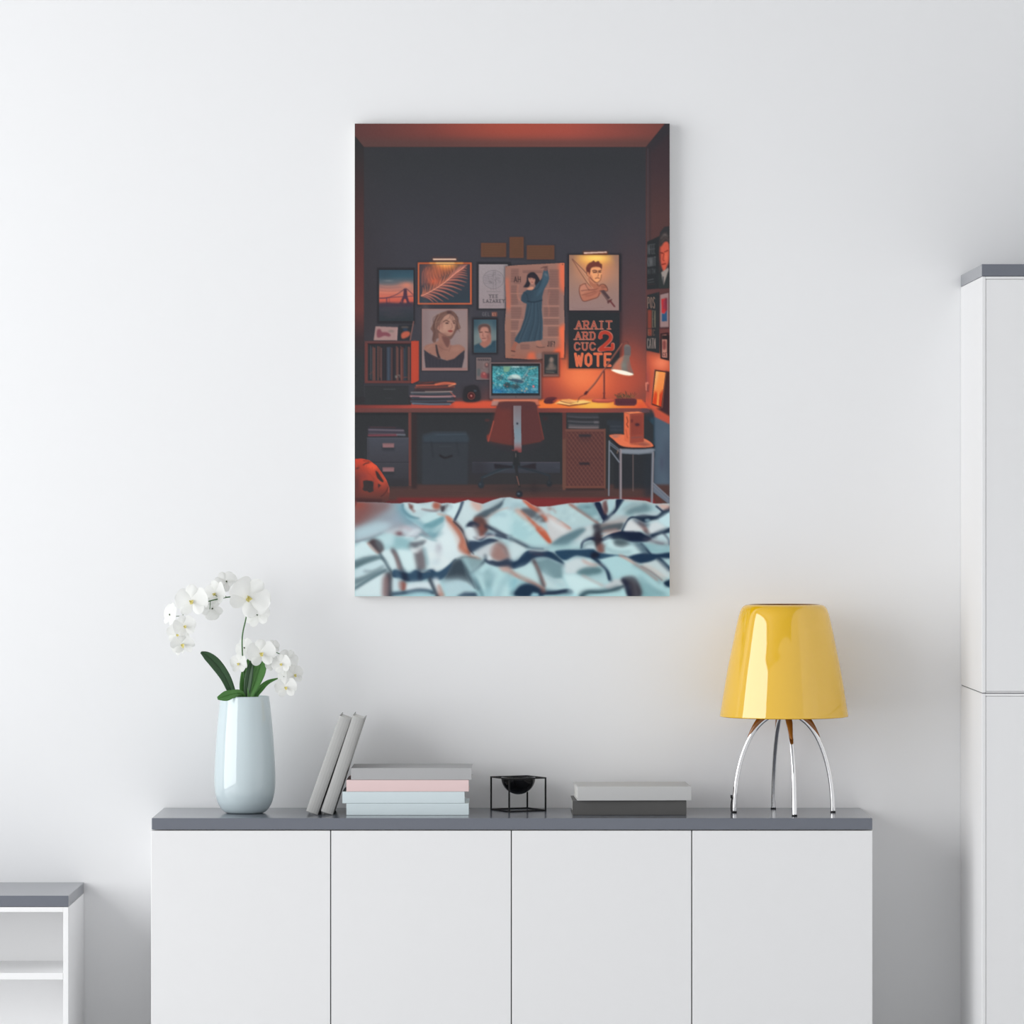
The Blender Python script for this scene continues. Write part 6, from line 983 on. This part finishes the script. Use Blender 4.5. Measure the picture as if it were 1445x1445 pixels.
FL = [  # x, y, radius, facing, roll, depth toward wall(+)
 (410, 392, 138, (-.15, -1, .05), .05, -.02, 1, 0), (602, 332, 112, (-.75, -1, .1), .2, .01, 1, 0), (690, 235, 96, (.3, -1, .5), .5, .045, 0, 1),
 (875, 362, 176, (.25, -1, -.1), -.6, -.03, 1, 0), (942, 503, 112, (-.4, -1, .2), .3, .02, 0, 1), (232, 505, 104, (-.9, -.6, .2), -.2, .01, 0, 1),
 (348, 598, 96, (.2, -1, .1), .35, -.03, 1, 0), (300, 664, 100, (-.3, -1, -.4), -.3, -.01, 1, 0), (334, 742, 100, (.0, -1, -.75), .1, -.02, 1, 0), (575, 455, 96, (.3, -1, -.2), 1.9, .03, 0, 1),
 (975, 818, 120, (.1, -1, -.05), .1, -.04, 1, 0), (838, 775, 86, (-.6, -1, .2), .5, .02, 0, 1), (795, 902, 84, (-.6, -1, 0), .0, -.02, 1, 0), (1075, 765, 60, (.7, -1, .3), .3, .02, 0, 1),
 (1062, 900, 66, (.6, -1, 0), .4, .0, 0, 1), (1140, 905, 84, (-.3, -1, 0), .2, -.03, 1, 0), (1192, 868, 84, (.2, -1, .2), -.5, .01, 0, 1), (1243, 995, 84, (.75, -1, 0), .3, .0, 1, 0),
 (1176, 1095, 92, (.0, -1, -.1), .1, -.03, 1, 0), (1160, 1010, 56, (-.4, -1, 0), .2, .0, 0, 1), (300, 785, 56, (-.4, -1, -.3), .4, .0, 1, 0), (610, 300, 70, (.5, -1, .5), .0, .05, 0, 1)]
for k, (x, y, r, f, ro, dp, lp, bk) in enumerate(FL): flower(x, y, r, f, ro, dp, bool(lp), bool(bk), k)
def stem(pts, r, r2, d0=0, d1=0):
    n = len(pts); P3 = [opx(x, y, d0+(d1-d0)*i/(n-1)) for i, (x, y) in enumerate(pts)]
    o = obj('stem', tube(bmesh.new(), cr(P3, 6), r, 8, r2), M_stem, orc, smooth=True); o.location = -Vector(orc.location); return o
stem([(862, 2020), (860, 1500), (850, 1170), (826, 900), (820, 690), (850, 535), (862, 440), (830, 385), (745, 360), (650, 372), (540, 398), (430, 440), (345, 495), (318, 580), (320, 665), (334, 742)], .0021, .0011, .0, .01)
stem([(880, 2020), (878, 1500), (880, 1170), (895, 1000), (905, 860), (960, 800), (1060, 800), (1140, 835), (1188, 872), (1200, 960), (1176, 1090)], .0017, .0009, .0, .01)
for a, b in (((240, 520), (330, 515)), ((345, 495), (320, 530)), ((670, 335), (690, 362)), ((745, 355), (800, 385)), ((885, 500), (942, 503)), ((640, 372), (590, 340)), ((320, 665), (300, 664)), ((560, 395), (555, 460))):
    o = obj('flower_stalk', tube(bmesh.new(), [opx(a[0], a[1], .01), opx(b[0], b[1], .005)], .0009, 6), M_stem, orc, smooth=True); o.location = -Vector(orc.location)
def leaf(mid, wid, m, d0, d1, vf=.25, tw=0):
    n = len(mid); P3 = cr([opx(x, y, d0+(d1-d0)*i/(n-1)) for i, (x, y) in enumerate(mid)], 5); N = len(P3)
    W = cr([(w, 0, 0) for w in wid], 5); bm = bmesh.new(); g = []
    for i, p in enumerate(P3):
        d = (P3[min(i+1, N-1)]-P3[max(i-1, 0)]).normalized(); s = d.cross(Vector((tw*math.sin(i/N*3), 1, .15*tw))).normalized(); q = s.cross(d).normalized()
        w = W[i].x/5.78*S(vy); g.append([bm.verts.new(p+s*(w*j)+q*(-vf*w*(abs(j)**1.2)+(.10*w if j == 0 else 0))) for j in (-1, -.66, -.33, -.06, 0, .06, .33, .66, 1)])
    for i in range(N-1):
        for j in range(8): bm.faces.new((g[i][j], g[i][j+1], g[i+1][j+1], g[i+1][j]))
    o = obj('leaf', bm, m, orc, smooth=True, solid=.0012); o.location = -Vector(orc.location); return o
leaf([(800, 1330), (770, 1230), (733, 1130), (680, 1010), (600, 900), (530, 838), (482, 812)], [10, 22, 33, 42, 46, 34, 8], M_leafA, .0, -.05)
leaf([(850, 1300), (830, 1190), (800, 1150), (745, 1152), (680, 1170), (618, 1188)], [10, 22, 30, 34, 40, 12], M_leafB, -.02, -.085, .15)
leaf([(850, 1330), (835, 1170), (832, 1080), (845, 960), (880, 850)], [14, 28, 34, 28, 6], M_leafB, .0, .01)
leaf([(860, 1330), (858, 1170), (868, 1060), (890, 930), (908, 845)], [10, 22, 32, 24, 4], M_leafA, -.02, -.02, .3)
leaf([(880, 1330), (888, 1170), (915, 1070), (955, 960), (990, 860)], [14, 26, 50, 58, 30], M_leafB, -.03, .0, .15)
leaf([(900, 1330), (925, 1180), (970, 1110), (1030, 1055), (1118, 1022)], [10, 20, 24, 17, 3], M_leafB, .01, .03, .3)

# ---------------------------------------------------------------- books
M_page = mat('book pages', (.84, .83, .80, 1), .8, spec=.1, bscale=800, var=.12)
def book(name, x0, x1, y0, y1, z0, z1, m, label, group, rz=0.0, cov=.0022, over=.003, M_=None):
    # spine faces the room (low y); x is the length of the spine
    cx, cy = (x0+x1)/2, (y0+y1)/2
    root = empty(name, (cx, cy, z0), label, 'book', group, rz)
    hx, hy, h = (x1-x0)/2, (y1-y0)/2, z1-z0
    bm = bmesh.new(); prof = [(-hy, 0), (hy, 0), (hy, cov), (-hy+cov, cov), (-hy+cov, h-cov), (hy, h-cov), (hy, h), (-hy, h)]
    a = [bm.verts.new((-hx, y, z)) for y, z in prof]; b = [bm.verts.new((hx, y, z)) for y, z in prof]
    n = len(prof)
    for i in range(n): bm.faces.new((a[i], a[(i+1) % n], b[(i+1) % n], b[i]))
    for q in (a, b):
        bm.faces.new((q[0], q[1], q[2], q[3])); bm.faces.new((q[0], q[3], q[4], q[7])); bm.faces.new((q[7], q[4], q[5], q[6]))
    obj('cover', bm, m, root, bevel=.0006)
    obj('page_block', box(-hx+over, hx-over, -hy+cov+.0002, hy-over, cov+.0001, h-cov-.0001), M_page, root)['label'] = 'white paper page block'
    return root
M_bg = mat('grey book cloth', (.47, .47, .475, 1), .75, spec=.25, bump=.25, bscale=1400)
M_bp = mat('pink book cloth', (.89, .68, .67, 1), .75, spec=.2, bump=.2, bscale=1400)
M_bb = mat('pale blue book cloth', (.76, .86, .885, 1), .75, spec=.2, bump=.2, bscale=1400)
M_bl = mat('light grey book cloth', (.58, .58, .575, 1), .7, spec=.25, bump=.2, bscale=1400)
M_bd = mat('dark grey book cloth', (.115, .113, .11, 1), .6, spec=.3, bump=.2, bscale=1400)
M_bk = mat('mid grey book cloth', (.45, .45, .44, 1), .7, spec=.25, bump=.3, bscale=1400)
YB = -.284; sB = S(YB); X = lambda u: (u-722.5)*sB
G1 = 'books lying in the left stack'
z = ZT+.0003; hb = 16.3*sB
for (a, b, m, nm, dy) in ((488.8, 661.5, M_bb, 'pale blue book lying at the very bottom of the stack of four', 0), (483.2, 655.7, M_bb, 'pale blue book lying second from the bottom, directly under the pink one', .0), (488.8, 661.5, M_bp, 'pink book in the stack of four, under the grey one', 0), (495.4, 665.6, M_bg, 'grey book lying on top of the stack of four', 0)):
    book('book', X(a), X(b), YB, YB+.205, z, z+hb, m, nm, G1); z += hb+.0005
zsp = z
# leaning pair, spines to the room
def lean_book(u0, v0, ang, ln, th, m, label, y0=YB, dep=.19):
    p = at(u0, v0, y0)                                  # lower left corner of the spine
    root = empty('book', (p.x, y0+dep/2, p.z), label, 'book', 'books leaning against the stack of four')
    root.rotation_euler = (0, ang, 0)
    hy = dep/2; cov = .0022; n = 7
    bm = bmesh.new()                                    # cover: U profile round the pages, softly rounded spine
    outer = [(0, hy), (0, -hy+.005)]+[(th*(1-math.cos(math.pi*k/n))/2, -hy+.005-.006*math.sin(math.pi*k/n)) for k in range(1, n)]+[(th, -hy+.005), (th, hy)]
    inner = [(cov, hy), (cov, -hy+.006)]+[(cov+(th-2*cov)*(1-math.cos(math.pi*k/n))/2, -hy+.006-.005*math.sin(math.pi*k/n)) for k in range(1, n)]+[(th-cov, -hy+.006), (th-cov, hy)]
    R4 = [[bm.verts.new((x, y, z)) for x, y in pr] for pr, z in ((outer, 0), (outer, ln), (inner, ln), (inner, 0))]
    L_ = len(outer)
    for i in range(L_-1):
        for k in range(4): bm.faces.new((R4[k][i], R4[k][i+1], R4[(k+1) % 4][i+1], R4[(k+1) % 4][i]))
    for e in (0, L_-1): bm.faces.new([R4[k][e] for k in range(4)])
    o = obj('cover', bm, m, root, smooth=False, bevel=.0005)
    pg = box(cov+.0002, th-cov-.0002, -hy+.007, hy-.004, .004, ln-.004); obj('page_block', pg, M_page, root)['label'] = 'white paper page block'
    return root
for (u0, v0, lab, m, aa, ln) in ((431.9, 1143.5, 'grey book leaning on the other leaning book, nearest the vase', M_bk, 19.3, .2505), (453.0, 1143.6, 'grey book leaning right against the stack of four books', M_bk, 18.2, .2505)):
    A_ = math.radians(aa); th = .0305
    r = lean_book(u0, v0, A_, ln, th, m, lab)
    r.location.z = ZT+.0004+math.sin(A_)*th
# right stack
book('book', (807.3-722.5)*sB, (968.2-722.5)*sB, YB, YB+.2, ZT+.0003, ZT+.0363, M_bd, 'dark grey book at the bottom of the stack of two, beside the lamp', 'books lying in the right stack', rz=math.radians(.5))
yb2 = -.295; s2 = S(yb2)
book('book', (812.4-722.5)*s2, (973.6-722.5)*s2, yb2, yb2+.205, ZT+.037, ZT+.037+.0345, M_bl, 'light grey book on top of the stack of two, slightly askew', 'books lying in the right stack', rz=math.radians(2.2))

# ---------------------------------------------------------------- wire cube candle holder
M_blk = mat('black metal', (.012, .012, .013, 1), .35, metal=.6, spec=.5)
M_bowl = mat('gloss black enamel', (.004, .004, .005, 1), .06, spec=.3, coat=.0)
kx, ky, th_, kw, kh = .0158, -.1, math.radians(26.5), .1054/2, .0845
kb = empty('candle_holder', (kx, ky, ZT), 'small black wire cube holder with a glossy black bowl, between the book stacks', 'candle holder', rz=th_)
bm = bmesh.new(); w = .00165
for zz in (w, kh-w):
    for sgn in (-1, 1): bx(bm, -kw, kw, sgn*(kw-w)-w, sgn*(kw-w)+w, zz-w, zz+w); bx(bm, sgn*(kw-w)-w, sgn*(kw-w)+w, -kw+2*w, kw-2*w, zz-w, zz+w)
for a in (-1, 1):
    for b in (-1, 1): bx(bm, a*(kw-w)-w, a*(kw-w)+w, b*(kw-w)-w, b*(kw-w)+w, 2*w, kh-2*w)
obj('wire_frame', bm, M_blk, kb)
rb = .0435; pts = [(rb*math.sin(a), kh-.001-rb*math.cos(a)) for a in [math.pi/2*k/14 for k in range(15)]]
pr = pts+[(rb-.0015, kh-.001+.0004)]+[((rb-.003)*math.sin(a), kh-.001-(rb-.003)*math.cos(a)) for a in [math.pi/2*k/14 for k in range(14, -1, -1)]]
obj('bowl', lathe(bmesh.new(), pr, 48), M_bowl, kb, smooth=True)
for ax, ay in ((1, 0), (-1, 0), (0, 1), (0, -1)):
    obj('bracket', tube(bmesh.new(), [(ax*(rb-.0004), ay*(rb-.0004), kh-.0016), (ax*(kw-w), ay*(kw-w), kh-.0016)], .0014, 6), M_blk, kb)

# ---------------------------------------------------------------- table lamp
lx, ly = (1106.4-722.5)*S(-.19), -.19
lp = empty('table_lamp', (lx, ly, ZT), 'table lamp with a glossy yellow shade on four curved chrome legs', 'lamp')
M_shade = mat('glossy yellow glass shade', (.86, .50, .003, 1), .5, spec=.0, coat=1., coat_r=.03)
M_shade.node_tree.nodes['Principled BSDF'].inputs['Coat IOR'].default_value = 2.0
M_shin = mat('orange inner glass', (.55, .20, .02, 1), .5)
M_chr = mat('polished chrome', (.83, .83, .84, 1), .05, metal=1.)
M_amb = mat('amber fitting', (.30, .105, .012, 1), .25, spec=.5, coat=.5)
sL = S(ly); zl = lambda v: (1149.2-v)*sL
shp = [(1013.3, 89.2), (1011.6, 90.0), (1008, 90.1), (951, 80.6), (920, 74.4), (890, 68.2), (872, 64.2), (863, 61.2), (858.2, 58.0), (855.9, 54.5), (855.2, 51.5)]
P_ = cr([(r*sL, 0, zl(v)) for v, r in shp], 5); out = [(p.x, p.z) for p in P_]
inn = [(r-.0035, z-.0006) for r, z in out[2:]]
bm = lathe(bmesh.new(), out+[(out[-1][0]-.0014, out[-1][1]-.0006)]+list(reversed(inn)), 128, close=True)
for f in bm.faces:
    c = f.calc_center_median()
    if math.hypot(c.x, c.y) < 0: f.material_index = 1
shade = obj('lamp_shade', bm, [M_shade, M_shin], lp, smooth=True)
n_out = len(out)*128
for k, pg in enumerate(shade.data.polygons):
    if k >= n_out: pg.material_index = 1
shade['label'] = 'glossy yellow lamp shade'
feet = [(-.1245, .0), (.1225, .004), (.0175, -.138), (-.0190, .136)]
arc = [(1., 0), (.985, .045), (.93, .0965), (.82, .148), (.665, .191), (.47, .223), (.22, .245), (.06, .252)]
for fx, fy in feet:
    pts = cr([(fx*k, fy*k, z+.0005) for k, z in arc], 6)
    lg = obj('leg', tube(bmesh.new(), pts, .0062, 16), M_chr, lp, smooth=True)
    obj('foot_pad', lathe(bmesh.new(), [(0, 0), (.0068, 0), (.0068, .0035), (0, .0035)], 20, fx, fy), M_blk, lg)
    r_ = math.hypot(fx, fy); ux, uy = fx/r_, fy/r_
    q = cr([(fx*k+ux*o, fy*k+uy*o, z+o*.9) for k, z, o in ((.735, .170, .0030), (.62, .197, .0042), (.47, .2225, .0052), (.3, .242, .0052))], 5)
    obj('leg_fitting', tube(bmesh.new(), q, lambda t: .0022+.0062*min(1, t*1.5), 14), M_amb, lp, smooth=True)['label'] = 'amber brown fitting'
obj('hub', lathe(bmesh.new(), [(0, .236), (.022, .238), (.026, .25), (.022, .262), (.012, .27), (.012, .285), (0, .285)], 32), M_amb, lp, smooth=True)
bm = lathe(bmesh.new(), [(0, .284), (.016, .286), (.026, .302), (.030, .318), (.024, .336), (.012, .346), (0, .349)], 32)
obj('bulb', bm, mat('frosted bulb', (.85, .82, .76, 1), .3), lp, smooth=True)
bm = bmesh.new()
for k in range(3):
    a = 2*math.pi*k/3+.4; tube(bm, [(.018*math.cos(a), .018*math.sin(a), .262), (.100*math.cos(a), .100*math.sin(a), .262)], .002, 8)
obj('shade_support', bm, M_chr, lp, smooth=True)
bm = bmesh.new(); tube(bm, cr([(-.130, .004, .036), (-.1318, .006, .02), (-.1312, .012, .004), (-.130, .022, .002), (-.128, .035, .002)], 6), .0016, 8)
bx(bm, -.1335, -.1295, .000, .008, .036, .044)
obj('power_cord', bm, M_blk, lp, smooth=False)['label'] = 'thin black power cord'

# ---------------------------------------------------------------- light, camera, view
wd = bpy.data.worlds.new('daylit room beyond'); bpy.context.scene.world = wd; wd.use_nodes = True
bg = wd.node_tree.nodes['Background']; bg.inputs[0].default_value = (.98, .99, 1.0, 1); bg.inputs[1].default_value = WORLD
cam = bpy.data.cameras.new('camera'); co = bpy.data.objects.new('camera', cam); C.objects.link(co)
co.location = (0, -D, EYE); co.rotation_euler = (math.pi/2, 0, 0); cam.sensor_width = 36; cam.lens = 36*FPX/1445; cam.clip_end = 60
sc = bpy.context.scene; sc.camera = co
sc.view_settings.view_transform = 'Standard'; sc.view_settings.look = 'None'; sc.view_settings.exposure = EXPO; sc.view_settings.gamma = 1; sc.view_settings.use_curve_mapping = False
sc.cycles.use_denoising = True; sc.cycles.max_bounces = 8; sc.cycles.sample_clamp_indirect = 6
